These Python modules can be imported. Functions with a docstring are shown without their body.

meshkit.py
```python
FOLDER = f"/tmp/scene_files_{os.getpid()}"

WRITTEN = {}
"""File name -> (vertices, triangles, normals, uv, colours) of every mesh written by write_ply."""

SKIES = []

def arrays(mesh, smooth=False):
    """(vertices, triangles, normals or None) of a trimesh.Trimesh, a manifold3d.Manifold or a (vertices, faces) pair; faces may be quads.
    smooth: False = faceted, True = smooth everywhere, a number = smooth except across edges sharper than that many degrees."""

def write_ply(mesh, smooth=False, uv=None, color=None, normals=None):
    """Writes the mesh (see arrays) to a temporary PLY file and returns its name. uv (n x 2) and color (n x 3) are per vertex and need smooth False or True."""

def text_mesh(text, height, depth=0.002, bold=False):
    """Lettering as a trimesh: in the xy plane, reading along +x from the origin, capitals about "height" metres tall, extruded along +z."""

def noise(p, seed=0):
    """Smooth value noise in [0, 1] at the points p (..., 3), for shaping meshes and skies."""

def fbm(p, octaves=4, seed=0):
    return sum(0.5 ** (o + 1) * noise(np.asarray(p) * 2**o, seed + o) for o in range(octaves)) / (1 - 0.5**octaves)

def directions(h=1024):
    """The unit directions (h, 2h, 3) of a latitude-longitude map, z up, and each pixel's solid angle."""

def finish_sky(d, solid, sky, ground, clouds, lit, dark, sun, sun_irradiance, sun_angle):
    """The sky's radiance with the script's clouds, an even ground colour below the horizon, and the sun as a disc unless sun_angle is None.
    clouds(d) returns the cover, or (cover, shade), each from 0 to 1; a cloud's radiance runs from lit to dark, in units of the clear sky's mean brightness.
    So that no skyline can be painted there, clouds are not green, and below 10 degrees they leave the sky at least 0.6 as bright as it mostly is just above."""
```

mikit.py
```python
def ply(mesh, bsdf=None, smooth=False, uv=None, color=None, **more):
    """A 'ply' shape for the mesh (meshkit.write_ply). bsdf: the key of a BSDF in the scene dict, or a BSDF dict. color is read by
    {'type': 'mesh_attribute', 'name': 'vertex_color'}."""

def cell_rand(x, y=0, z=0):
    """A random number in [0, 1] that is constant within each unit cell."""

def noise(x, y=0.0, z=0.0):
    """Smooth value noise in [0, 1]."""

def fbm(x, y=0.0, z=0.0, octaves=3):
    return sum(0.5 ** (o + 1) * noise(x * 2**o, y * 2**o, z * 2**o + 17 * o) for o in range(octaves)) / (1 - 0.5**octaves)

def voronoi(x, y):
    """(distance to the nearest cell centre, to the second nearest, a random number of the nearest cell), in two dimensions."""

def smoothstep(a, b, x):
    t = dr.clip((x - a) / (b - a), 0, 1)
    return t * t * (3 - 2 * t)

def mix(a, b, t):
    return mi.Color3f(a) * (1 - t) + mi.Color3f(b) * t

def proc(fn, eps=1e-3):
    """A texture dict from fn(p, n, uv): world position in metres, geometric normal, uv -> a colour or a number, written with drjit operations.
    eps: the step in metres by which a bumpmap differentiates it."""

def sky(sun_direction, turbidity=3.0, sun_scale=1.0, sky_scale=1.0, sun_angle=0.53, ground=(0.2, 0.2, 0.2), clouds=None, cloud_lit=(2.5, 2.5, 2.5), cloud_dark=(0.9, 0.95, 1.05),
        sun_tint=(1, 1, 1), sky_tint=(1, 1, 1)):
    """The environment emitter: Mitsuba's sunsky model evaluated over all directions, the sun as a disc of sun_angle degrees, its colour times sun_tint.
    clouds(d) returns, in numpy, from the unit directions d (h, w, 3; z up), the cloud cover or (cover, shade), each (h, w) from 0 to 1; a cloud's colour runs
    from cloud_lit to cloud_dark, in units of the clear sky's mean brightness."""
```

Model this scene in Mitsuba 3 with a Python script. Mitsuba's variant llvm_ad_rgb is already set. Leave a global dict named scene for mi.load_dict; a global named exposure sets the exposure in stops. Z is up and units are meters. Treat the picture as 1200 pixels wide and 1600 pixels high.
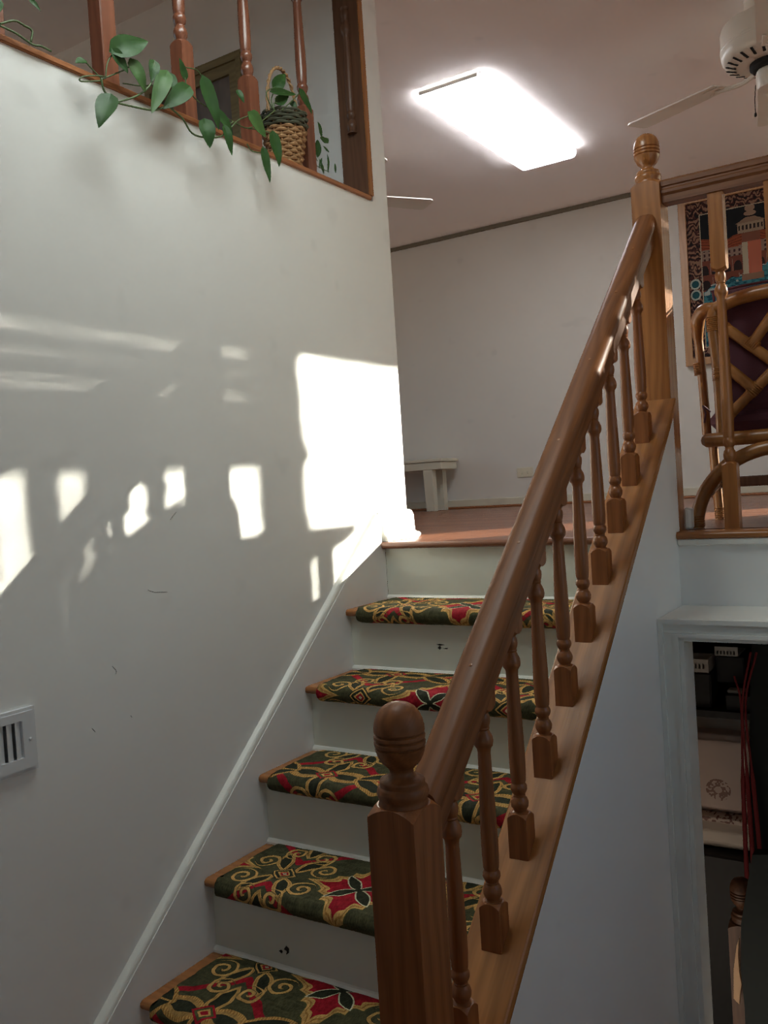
import math
import numpy as np, trimesh, manifold3d as m3
import mitsuba as mi, drjit as dr
import mikit
from mikit import proc, noise, fbm, smoothstep, mix, cell_rand

T = mi.ScalarTransform4f
scene, labels = {}, {}
rng = np.random.default_rng(7)

# ------------------------------------------------------------------ camera, sky, sun, exposure
CAM = np.array([1.609, -1.353, 1.128])
FWD = np.array([-0.5390, 0.8418, -0.0264])
UP = np.array([0.0390, 0.0574, 0.9976])
scene['camera'] = {'type': 'perspective', 'fov': 46.402, 'fov_axis': 'x', 'near_clip': 0.02, 'far_clip': 100.0,
                   'to_world': T().look_at(origin=CAM.tolist(), target=(CAM + FWD).tolist(), up=UP.tolist())}
SUN = np.array([1.0, 1.05, 0.46])
scene['sky'] = mikit.sky(SUN, turbidity=3.0, sun_scale=17.0, sky_scale=6.0, sun_angle=0.55, ground=(0.50, 0.40, 0.33), sun_tint=(0.74, 1.0, 1.58), sky_tint=(0.88, 1.0, 1.07))
exposure = 0.45
LED = 8.0            # radiance of the kitchen light's diffuser
LAMP = 8.5          # radiance of the lamp over the entry

# ------------------------------------------------------------------ mesh helpers
def cat(ms):
    return trimesh.util.concatenate(ms)

def box(x0, x1, y0, y1, z0, z1, b=0.0):
    if b <= 0:
        m = trimesh.creation.box(extents=(x1 - x0, y1 - y0, z1 - z0))
        m.apply_translation(((x0 + x1) / 2, (y0 + y1) / 2, (z0 + z1) / 2))
        return m
    pts = []
    for sx, X in ((1, x0), (-1, x1)):
        for sy, Y in ((1, y0), (-1, y1)):
            for sz, Z in ((1, z0), (-1, z1)):
                pts += [(X + sx * b, Y + sy * b, Z), (X + sx * b, Y, Z + sz * b), (X, Y + sy * b, Z + sz * b)]
    return trimesh.convex.convex_hull(np.array(pts))

def to_tm(man):
    a = man.to_mesh()
    return trimesh.Trimesh(a.vert_properties[:, :3], a.tri_verts, process=False)

def man(mesh):
    return m3.Manifold(m3.Mesh(np.asarray(mesh.vertices, np.float32), np.asarray(mesh.faces, np.uint32)))

def lathe(prof, n=24, at=(0, 0, 0)):
    """prof: (r, z) from bottom to top, closed onto the axis at both ends."""
    prof = [(0.0, prof[0][1])] + [p for p in prof if p[0] > 1e-6] + [(0.0, prof[-1][1])]
    a = np.arange(n) * 2 * np.pi / n
    V = [(0, 0, prof[0][1])]
    for r, z in prof[1:-1]:
        V += [(r * math.cos(t), r * math.sin(t), z) for t in a]
    V.append((0, 0, prof[-1][1]))
    F, k = [], len(prof) - 2
    for i in range(n):
        j = (i + 1) % n
        F.append((0, 1 + j, 1 + i))
        for s in range(k - 1):
            p, q = 1 + s * n, 1 + (s + 1) * n
            F += [(p + i, p + j, q + j), (p + i, q + j, q + i)]
        F.append((1 + (k - 1) * n + i, 1 + (k - 1) * n + j, len(V) - 1))
    m = trimesh.Trimesh(np.array(V, float), np.array(F), process=False)
    m.apply_translation(at)
    return m

def spline(P, n=8):
    """Catmull-Rom through the points."""
    P = np.asarray(P, float)
    Q = np.vstack([2 * P[0] - P[1], P, 2 * P[-1] - P[-2]])
    out = []
    for i in range(1, len(Q) - 2):
        for t in np.linspace(0, 1, n, endpoint=False):
            a, b, c, d = Q[i - 1], Q[i], Q[i + 1], Q[i + 2]
            out.append(0.5 * (2 * b + (c - a) * t + (2 * a - 5 * b + 4 * c - d) * t * t + (3 * b - a - 3 * c + d) * t ** 3))
    return np.array(out + [P[-1]])

def tube(P, r, n=10):
    """Round tube along a polyline with caps; r a number or one per point."""
    P = np.asarray(P, float)
    r = np.broadcast_to(np.asarray(r, float), (len(P),))
    t = np.gradient(P, axis=0)
    t /= np.linalg.norm(t, axis=1, keepdims=True) + 1e-12
    ref = np.array([0, 0, 1.0]) if abs(t[0][2]) < 0.9 else np.array([1.0, 0, 0])
    u = np.cross(t[0], ref); u /= np.linalg.norm(u)
    V, F = [], []
    a = np.arange(n) * 2 * np.pi / n
    for i in range(len(P)):
        u = u - t[i] * (u @ t[i]); u /= np.linalg.norm(u) + 1e-12
        w = np.cross(t[i], u)
        V += list(P[i] + r[i] * (np.cos(a)[:, None] * u + np.sin(a)[:, None] * w))
    for i in range(len(P) - 1):
        for j in range(n):
            k = (j + 1) % n
            F += [(i * n + j, i * n + k, (i + 1) * n + k), (i * n + j, (i + 1) * n + k, (i + 1) * n + j)]
    V += [P[0], P[-1]]
    for j in range(n):
        k = (j + 1) % n
        F += [(len(V) - 2, k, j), (len(V) - 1, (len(P) - 1) * n + j, (len(P) - 1) * n + k)]
    return trimesh.Trimesh(np.array(V), np.array(F), process=False)

def prism(poly, axis, lo, hi):
    """Extrude a 2-D outline. axis 'x': poly is (y,z); 'y': (x,z); 'z': (x,y)."""
    cs = m3.CrossSection([np.asarray(poly, np.float64).tolist()], m3.FillRule.EvenOdd)
    m = to_tm(m3.Manifold.extrude(cs, hi - lo))
    v = np.array(m.vertices)
    h = v[:, 2] + lo
    if axis == 'x':
        w = np.stack([h, v[:, 0], v[:, 1]], 1)
    elif axis == 'y':
        w = np.stack([v[:, 0], h, v[:, 1]], 1)
    else:
        w = np.stack([v[:, 0], v[:, 1], h], 1)
    m = trimesh.Trimesh(w, m.faces, process=False)
    if m.volume < 0:
        m.invert()
    return m

def prof_sweep(poly, p0, p1):
    """Profile (side, up) swept from p0 to p1; the ends are cut square to the horizontal run, 'up' stays vertical."""
    p0, p1 = np.asarray(p0, float), np.asarray(p1, float)
    d = p1 - p0
    h = np.array([d[0], d[1], 0]); h /= np.linalg.norm(h)
    side = np.array([h[1], -h[0], 0])
    poly = np.asarray(poly, float)
    n = len(poly)
    V = np.vstack([p0 + poly[:, :1] * side + poly[:, 1:] * np.array([0, 0, 1.0]), p1 + poly[:, :1] * side + poly[:, 1:] * np.array([0, 0, 1.0])])
    tri = trimesh.creation.triangulate_polygon(__import__('shapely').Polygon(poly), engine='earcut')
    tv, tf = np.asarray(tri[0]), np.asarray(tri[1])
    idx = np.array([int(np.argmin(np.linalg.norm(poly - q, axis=1))) for q in tv])
    F = [tuple(idx[f]) for f in tf] + [tuple(idx[f][::-1] + n) for f in tf]
    for i in range(n):
        j = (i + 1) % n
        F += [(i, j, j + n), (i, j + n, i + n)]
    m = trimesh.Trimesh(V, np.array(F), process=False)
    m.fix_normals()
    return m

def xf(mesh, M):
    m = mesh.copy(); m.apply_transform(np.asarray(M)); return m

def rot(axis, deg, at=(0, 0, 0)):
    return trimesh.transformations.rotation_matrix(math.radians(deg), axis, at)

# ------------------------------------------------------------------ naming helpers
def free(key):
    if key not in scene and not any(k.startswith(key + '__') for k in scene):
        return key
    i = 1
    while f'{key}_{i:03d}' in scene or any(k.startswith(f'{key}_{i:03d}__') for k in scene):
        i += 1
    return f'{key}_{i:03d}'

_ply = {}
def put(key, mesh, bsdf, smooth=False, to_world=None, **kw):
    if isinstance(mesh, dict):
        d = dict(mesh)
    else:
        d = mikit.ply(mesh, bsdf, smooth=smooth, **kw)
    if to_world is not None:
        d['to_world'] = to_world
    scene[key] = d
    return key

def thing(name, label, cat_, mesh=None, bsdf=None, smooth=False, group=None, **kw):
    key = free(name)
    labels[key] = {'label': label, 'category': cat_}
    if group:
        labels[key]['group'] = group
    if mesh is not None:
        put(key, mesh, bsdf, smooth, **kw)
    return key

def part(parent, name, mesh, bsdf, smooth=False, label=None, stuff=False, **kw):
    key = free(parent + '__' + name)
    put(key, mesh, bsdf, smooth, **kw)
    if label or stuff:
        labels[key] = {}
        if label: labels[key]['label'] = label
        if stuff: labels[key]['kind'] = 'stuff'
    return key

def struct(name, label, mesh=None, bsdf=None, smooth=False, **kw):
    labels[name] = {'label': label, 'kind': 'structure'}
    if mesh is not None:
        put(name, mesh, bsdf, smooth, **kw)
    return name

def ref(k):
    return {'type': 'ref', 'id': k}

# ------------------------------------------------------------------ materials
SL = 0.8425          # slope of the stairs

def wood(light, dark, axis, scale=1.0):
    light, dark = mi.Color3f(light), mi.Color3f(dark)
    def fn(p, n, uv):
        if axis == 'z':
            a, b, c = p.x, p.y, p.z
        elif axis == 'x':
            a, b, c = p.z, p.y, p.x
        elif axis == 'y':
            a, b, c = p.x, p.z, p.y
        else:
            k = 1 / math.sqrt(1 + SL * SL)
            a, b, c = p.x, (p.z - SL * p.y) * k, (p.y + SL * p.z) * k
        wob = fbm(a * 18 * scale, b * 18 * scale, c * 3.0 * scale, 3)
        ring = 0.5 + 0.5 * dr.sin((a * 1.0 + b * 0.8) * 260 * scale + wob * 15)
        fine = noise(a * 420 * scale, b * 420 * scale, c * 14 * scale)
        t = dr.clip(0.40 * wob + 0.38 * ring + 0.30 * fine - 0.06, 0, 1)
        return light * (1 - t) + dark * t
    return proc(fn)

def principled(color, rough=0.5, spec=0.5, **kw):
    d = {'type': 'principled', 'base_color': color if isinstance(color, dict) else {'type': 'rgb', 'value': list(color)}, 'roughness': rough, 'specular': spec}
    d.update(kw)
    return d

def mat(key, d, two=True):
    scene[key] = {'type': 'twosided', 'bsdf': d} if two else d
    return key

OAK_L, OAK_D = (0.36, 0.145, 0.042), (0.20, 0.068, 0.018)
for ax in ('z', 'x', 's'):
    mat('oak_' + ax, principled(wood(OAK_L, OAK_D, ax), 0.30, 0.5, clearcoat=0.25, clearcoat_gloss=0.9))
mat('cap_oak_s', principled(wood((0.40, 0.160, 0.042), (0.19, 0.066, 0.015), 's', 0.7), 0.36, 0.4, clearcoat=0.15, clearcoat_gloss=0.9))
mat('stain_shade_oak_z', principled(wood((0.28, 0.096, 0.029), (0.14, 0.045, 0.012), 'z'), 0.34, 0.35, clearcoat=0.25, clearcoat_gloss=0.92))  # darker stain that also carries shade on the spindles and lower newel
mat('rail_oak_s', principled(wood((0.22, 0.080, 0.026), (0.11, 0.036, 0.011), 's'), 0.46, 0.28, clearcoat=0.10, clearcoat_gloss=0.8))
mat('rail_oak_x', principled(wood((0.20, 0.078, 0.032), (0.105, 0.038, 0.016), 'x'), 0.40, 0.35, clearcoat=0.15, clearcoat_gloss=0.92))
mat('cherry_z', principled(wood((0.22, 0.078, 0.040), (0.13, 0.042, 0.022), 'z'), 0.28, 0.5, clearcoat=0.5, clearcoat_gloss=0.92))
mat('dark_shaded_wood', principled(wood((0.13, 0.060, 0.032), (0.075, 0.034, 0.019), 'z'), 0.4, 0.4))  # colour darkened for the shade on the jamb and basement newel
mat('bounce_cut_brown', principled((0.10, 0.06, 0.035), 0.5))  # even brown chosen to keep bounced light low in the entry
mat('cherry_y', principled(wood((0.38, 0.145, 0.055), (0.20, 0.070, 0.026), 'y'), 0.35, 0.5))

def paint(c, amount=0.06, sc=3.0):
    c = mi.Color3f(c)
    def fn(p, n, uv):
        t = fbm(p.x * sc, p.y * sc, p.z * sc, 3)
        s = smoothstep(0.70, 0.86, fbm(p.x * 9 + 3, p.y * 9, p.z * 9, 3))
        return c * (1 - amount * t) * (1 - 0.07 * s)
    return proc(fn)

mat('wall_paint', principled(paint((0.78, 0.775, 0.755)), 0.45, 0.4))
mat('far_wall_paint', principled(paint((0.68, 0.645, 0.58)), 0.6, 0.3))
mat('ceiling_paint', principled(paint((0.86, 0.79, 0.755), 0.03), 0.8, 0.2))  # pinkish tint stands for light bounced up from the floor
mat('trim_paint', principled(paint((0.76, 0.755, 0.70), 0.10, 12.0), 0.35, 0.5))
mat('riser_paint', principled(paint((0.69, 0.71, 0.625), 0.10, 8.0), 0.40, 0.5))
mat('beige_paint', principled(paint((0.62, 0.57, 0.44), 0.05), 0.5, 0.4))
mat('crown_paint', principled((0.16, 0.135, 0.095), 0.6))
mat('panelling', principled(wood((0.30, 0.18, 0.09), (0.17, 0.095, 0.045), 'z', 0.5), 0.6))
mat('vent_paint', principled(paint((0.64, 0.655, 0.67), 0.05), 0.4))
mat('duct_metal', principled((0.42, 0.42, 0.42), 0.45, metallic=0.6))
mat('dark_void', principled((0.01, 0.01, 0.01), 0.9))  # near black; on the small openings it stands for inner shade
mat('white_plastic', principled((0.72, 0.70, 0.65), 0.4))
mat('fan_paint', principled((0.72, 0.68, 0.60), 0.35))
mat('ivory_plastic', principled((0.66, 0.60, 0.45), 0.4))
mat('scuff_mark', principled((0.16, 0.15, 0.14), 0.8))
mat('black_mark', principled((0.012, 0.011, 0.010), 0.7))

def floor_fn(p, n, uv):
    k = dr.floor(p.y / 0.072)
    r = cell_rand(k, dr.floor((p.x + 3 * cell_rand(k, 5)) / 1.1), 2)
    g = fbm(p.x * 4, p.y * 90, k, 3)
    f = noise(p.x * 25, p.y * 600, 1.0)
    t = dr.clip(0.45 * g + 0.3 * f + 0.35 * r - 0.1, 0, 1)
    return mix((0.18, 0.066, 0.030), (0.095, 0.032, 0.016), t)
mat('floor_wood', principled(proc(floor_fn), 0.30, 0.5, clearcoat=0.3, clearcoat_gloss=0.85))

def rattan_fn(p, n, uv):
    g = fbm(p.x * 22, p.y * 22, p.z * 22, 3)
    f = noise(p.x * 160, p.y * 160, p.z * 60)
    return mix((0.36, 0.155, 0.042), (0.20, 0.078, 0.020), dr.clip(0.8 * g + 0.35 * f - 0.1, 0, 1))
mat('rattan', principled(proc(rattan_fn), 0.32, 0.5, clearcoat=0.3, clearcoat_gloss=0.9))

def plum_fn(p, n, uv):
    f = noise(p.x * 900, p.y * 900, p.z * 900)
    return mix((0.105, 0.038, 0.050), (0.065, 0.022, 0.032), f)
mat('plum_fabric', principled(proc(plum_fn), 0.85, 0.2, sheen=0.6))

# stair carpet: olive ground, red ogees with dark stars, gold scrolls and leaves.  uv in metres: u across, v up the tread
def carpet_fn(p, n, uv):
    px, py = 0.445, 0.42
    u, v = uv.x, uv.y
    u = u + 0.006 * (noise(u * 45, v * 45, 3) - 0.5)
    v = v + 0.006 * (noise(u * 45, v * 45, 9) - 0.5)
    def fold(a, per):
        return dr.abs(a - per * dr.round(a / per))
    ax, ay = fold(u, px), fold(v, py)                       # scroll cross, mirrored
    bx, by = fold(u - px / 2, px), fold(v, py)              # red ogee with the star
    cx, cy = fold(u, px), fold(v - py / 2, py)              # leaf rows between
    def ring(x, y, r):
        return dr.abs(dr.sqrt(x * x + y * y) - r)
    def leaf(x, y, ang, ln, wd):                            # almond, negative inside
        c, s = math.cos(ang), math.sin(ang)
        a, b = x * c + y * s, -x * s + y * c
        t = a / ln
        return dr.abs(b) - wd * (1 - t * t)
    red, gold, dark, pale, tan, olive = mi.Color3f(0.25, 0.010, 0.018), mi.Color3f(0.43, 0.25, 0.085), mi.Color3f(0.022, 0.024, 0.014), mi.Color3f(0.46, 0.42, 0.29), mi.Color3f(0.27, 0.135, 0.035), mi.Color3f(0.060, 0.062, 0.024)
    def lay(col, m, c):
        return dr.select(m, c, col)
    col = mix((0.064, 0.061, 0.030), (0.038, 0.038, 0.020), noise(u * 30, v * 160, 2))
    # red strap lattice
    strap = dr.abs(ax * 0.80 - ay * 0.95 + 0.060) 
    col = lay(col, strap < 0.013, red)
    # red ogee: concave diamond with a scalloped double gold edge
    th = dr.atan2(by + 1e-5, bx + 1e-5)
    rr = dr.power(bx / 0.118 + 1e-6, 0.72) + dr.power(by / 0.150 + 1e-6, 0.72)
    d = (rr - 1) * 0.075 + 0.010 * dr.abs(dr.sin(th * 7))
    col = lay(col, d < 0.020, olive)
    col = lay(col, d < 0.017, gold)
    col = lay(col, d < 0.011, tan)
    col = lay(col, d < 0.008, gold)
    col = lay(col, d < 0.001, red)
    st = dr.minimum(leaf(bx - 0.029, by - 0.027, math.radians(43), 0.041, 0.0125), dr.maximum(bx, by) - 0.009)
    col = lay(col, st < 0.0035, pale)
    col = lay(col, st < 0.0, dark)
    # big leaves out of the cross, outlined twice
    for (ox, oy, an, ln, wd) in ((0.040, 0.060, 62, 0.042, 0.013), (0.0, 0.155, 90, 0.050, 0.017)):
        q = leaf(ax - ox, ay - oy, math.radians(an), ln, wd)
        col = lay(col, q < 0.010, gold); col = lay(col, q < 0.0065, tan); col = lay(col, q < 0.0045, gold); col = lay(col, q < 0.0, dark)
    # volutes
    for (ox, oy, r, hand, ph) in ((0.090, 0.050, 0.037, 1.0, 0.10), (0.042, 0.110, 0.034, -1.0, 0.55)):
        x, y = ax - ox, ay - oy
        q = dr.sqrt(x * x + y * y)
        pitch = r * 0.62
        s = q / pitch - hand * dr.atan2(y + 1e-6, x + 1e-6) / (2 * math.pi) + ph
        w = dr.abs(s - dr.round(s)) * pitch
        col = lay(col, (w < 0.0062) & (q < r) & (q > 0.12 * r), dark)
        col = lay(col, (w < 0.0046) & (q < r) & (q > 0.12 * r), gold)
    # nested diamond in the middle of the cross
    dm = ax * 0.9 + ay
    for lim, c in ((0.036, dark), (0.032, gold), (0.027, dark), (0.018, gold), (0.013, red), (0.006, pale)):
        col = lay(col, dm < lim, c)
    # rows between: ribbed gold leaves
    for (ox, oy, an, ln, wd) in ((0.062, 0.0, 0, 0.060, 0.030), (0.150, 0.030, 30, 0.058, 0.020), (0.205, 0.010, 80, 0.020, 0.012)):
        q = leaf(cx - ox, cy - oy, math.radians(an), ln, wd)
        col = lay(col, q < 0.009, dr.select(dr.sin(u * 900 + v * 300) > 0, gold, tan)); col = lay(col, q < -0.002, dark if ox > 0.1 else gold * 0.7); col = lay(col, q < -0.012 if ox < 0.1 else q > 9, dark)
    dn = cx * 0.9 + cy
    for lim, c in ((0.034, red), (0.026, olive), (0.018, gold), (0.011, red)):
        col = lay(col, dn < lim, c)
    yarn = 0.70 + 0.6 * noise(u * 500, v * 200, 1)
    return col * yarn * (0.8 + 0.4 * noise(u * 90, v * 60, 5))
def carpet_h(p, n, uv):
    return 0.6 * noise(uv.x * 420, uv.y * 260, 2) + 0.4 * noise(uv.x * 60, uv.y * 60, 4)
mat('carpet', {'type': 'bumpmap', 'scale': 0.002, 'arbitrary': proc(carpet_h, 0.0008), 'bsdf': principled(proc(carpet_fn), 0.95, 0.1, sheen=0.4)})

mat('leaf_green', principled(proc(lambda p, n, uv: mix((0.014, 0.052, 0.010), (0.030, 0.082, 0.016), fbm(p.x * 40, p.y * 40, p.z * 40, 2))), 0.5, 0.3))
mat('leaf_light', principled(proc(lambda p, n, uv: mix((0.035, 0.095, 0.022), (0.065, 0.13, 0.034), fbm(p.x * 40, p.y * 40, p.z * 40, 2))), 0.5, 0.3))
mat('stem_green', principled((0.065, 0.105, 0.035), 0.5))
mat('wicker', principled(proc(lambda p, n, uv: mix((0.42, 0.25, 0.12), (0.24, 0.13, 0.06), noise(p.x * 120, p.y * 120, p.z * 220))), 0.6, 0.3))
mat('wicker_green', principled((0.055, 0.060, 0.035), 0.6))
mat('frame_olive', principled(wood((0.26, 0.21, 0.10), (0.15, 0.12, 0.055), 'x'), 0.5))
mat('picture_print', principled(proc(lambda p, n, uv: mix((0.09, 0.08, 0.08), (0.20, 0.17, 0.16), fbm(p.x * 30, p.z * 9, 1.0, 3))), 0.35))
mat('frame_oak', principled(wood((0.44, 0.24, 0.11), (0.32, 0.16, 0.065), 'z'), 0.4))

def tapestry_fn(p, n, uv):
    x = p.x
    z = 1.98 + 1.5 * (p.z - 2.23)
    black = mi.Color3f(0.008, 0.009, 0.011)
    col = mi.Color3f(black)
    def lay(col, m, c):
        return dr.select(m, mi.Color3f(c), col)
    w = 0.012 * (noise(x * 30, z * 30, 1) - 0.5)
    # tent hills
    hill = 2.30 + 0.055 * dr.abs(dr.sin((x + 0.05) * 11.0)) + w
    col = lay(col, z < hill, (0.24, 0.055, 0.024))
    col = lay(col, (z < hill) & (dr.abs(dr.sin((z - hill) * 130 + x * 18)) < 0.35), (0.12, 0.022, 0.012))
    # rows of arcaded houses
    k = dr.floor((x) / 0.075)
    top = 2.235 + 0.035 * cell_rand(k, 3)
    col = lay(col, z < top, (0.25, 0.17, 0.13))
    fx = x / 0.028 - dr.floor(x / 0.028)
    fz = z / 0.042 - dr.floor(z / 0.042)
    col = lay(col, (z < top - 0.01) & (dr.abs(fx - 0.5) < 0.2) & (fz > 0.2) & (fz < 0.75), (0.05, 0.02, 0.018))
    col = lay(col, z < 2.155 + w, (0.16, 0.045, 0.028))
    for (zb, zt, per) in ((2.03, 2.135, 0.062), (1.90, 2.005, 0.074)):
        g = x / per - dr.floor(x / per)
        e = dr.square((g - 0.5) / 0.36) + dr.square(dr.maximum(z - zb - 0.03, 0) / 0.055)
        col = lay(col, (z > zb) & (z < zt) & (e < 1), (0.022, 0.012, 0.011))
        col = lay(col, (z > zb) & (z < zt) & (dr.abs(g) < 0.07), (0.27, 0.17, 0.12))
    # water, rising to the right
    wt = 1.90 + 0.42 * (x - 0.40) + 0.012 * dr.sin(x * 60)
    wave = fbm(x * 45, z * 70, 2.0, 3)
    col = dr.select(z < wt, mix((0.010, 0.060, 0.090), (0.050, 0.20, 0.22), smoothstep(0.35, 0.65, wave)), col)
    col = lay(col, (z < wt + 0.015) & (z > wt - 0.09) & (noise(x * 50 + 7, z * 50, 4) > 0.74), (0.33, 0.36, 0.33))
    # tower
    tx = x - 0.668
    ax = dr.abs(tx)
    col = lay(col, (ax < 0.052) & (z > 1.98) & (z < 2.26), (0.42, 0.12, 0.07))
    col = lay(col, (tx < -0.020) & (ax < 0.052) & (z > 1.98) & (z < 2.26), (0.42, 0.36, 0.26))
    col = lay(col, (ax < 0.060) & (z > 1.93) & (z < 1.985), (0.23, 0.13, 0.08))
    col = lay(col, (ax < 0.050) & (z > 2.26) & (z < 2.34), (0.19, 0.07, 0.045))
    col = lay(col, (ax < 0.072) & (z > 2.34) & (z < 2.425), (0.30, 0.22, 0.15))
    col = lay(col, (ax < 0.066) & (z > 2.365) & (z < 2.405) & (dr.abs(dr.sin(tx * 150)) < 0.75), (0.03, 0.02, 0.018))
    col = lay(col, (ax < 0.082 - (z - 2.425) * 1.3) & (z > 2.425) & (z < 2.470), (0.24, 0.15, 0.10))
    col = lay(col, (dr.square(tx / 0.034) + dr.square((z - 2.50) / 0.022) < 1) | (dr.square(tx / 0.028) + dr.square((z - 2.545) / 0.030) < 1), (0.30, 0.19, 0.13))
    col = lay(col, (ax < 0.008) & (z > 2.55) & (z < 2.655), (0.33, 0.22, 0.15))
    # border at the left, top and bottom
    z = p.z
    e = dr.minimum(dr.minimum(x - 0.310, 1.55 - x), dr.minimum(z - 1.765, 2.70 - z))
    q = dr.abs(dr.sin(z * 95 + 5 * noise(x * 60, z * 25, 3))) * 0.6 + 0.5 * noise(x * 110, z * 90, 6)
    bord = dr.select(q > 0.72, mi.Color3f(0.25, 0.14, 0.09), dr.select(q > 0.42, mi.Color3f(0.060, 0.018, 0.016), mi.Color3f(0.014, 0.012, 0.012)))
    for zc in (2.222, 2.158):
        r = dr.sqrt(dr.square(x - 0.345) + dr.square(z - zc))
        bord = dr.select(r < 0.031, mi.Color3f(0.38, 0.42, 0.36), bord)
        bord = dr.select(r < 0.021, mi.Color3f(0.015, 0.075, 0.085), bord)
    col = dr.select(e < 0.075, bord, col)
    col = lay(col, dr.abs(e - 0.077) < 0.003, (0.36, 0.30, 0.22))
    return col * 0.72
mat('tapestry_print', principled(proc(tapestry_fn), 0.8, 0.2))

mat('pillow_cloth', principled(proc(lambda p, n, uv: dr.select((dr.abs(dr.sqrt(dr.square(p.x - 0.795) + dr.square((p.z + 0.105) * 1.1)) - 0.030) < 0.016) & (noise(p.x * 160, p.z * 160, 2) > 0.45), mi.Color3f(0.30, 0.19, 0.16), mi.Color3f(0.58, 0.47, 0.42))), 0.9, 0.1))
mat('lace_cloth', principled(proc(lambda p, n, uv: dr.select(noise(p.x * 120, p.y * 60, p.z * 120) > 0.62, mi.Color3f(0.25, 0.15, 0.13), mi.Color3f(0.60, 0.50, 0.44))), 0.9, 0.1))
mat('white_box', principled((0.62, 0.55, 0.48), 0.7))
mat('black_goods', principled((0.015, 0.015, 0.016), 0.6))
mat('basket_white', principled((0.45, 0.43, 0.40), 0.5))
mat('red_cloth', principled((0.17, 0.012, 0.016), 0.8))
mat('tan_cloth', principled((0.55, 0.36, 0.22), 0.8))
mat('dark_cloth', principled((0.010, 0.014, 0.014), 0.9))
mat('slat_white', principled((0.75, 0.74, 0.70), 0.5))
mat('curtain_cloth', principled((0.70, 0.66, 0.60), 0.9))
mat('led_lens', principled((0.85, 0.85, 0.85), 0.4))
mat('lamp_metal', principled((0.6, 0.55, 0.45), 0.3, metallic=0.8))
mat('outside_ground', principled((0.16, 0.19, 0.09), 0.95))
mat('bark', principled((0.09, 0.07, 0.05), 0.95))
mat('tree_leaf', principled((0.05, 0.10, 0.03), 0.7))

# ------------------------------------------------------------------ the setting
RUN, RISE, ZF = 0.2255, 0.19, 0.95
XS = 0.835                      # inner face of the closed stringer
ZC = 2.853

def capz(y):
    return 0.2964 + SL * (y - 0.0386)

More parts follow.
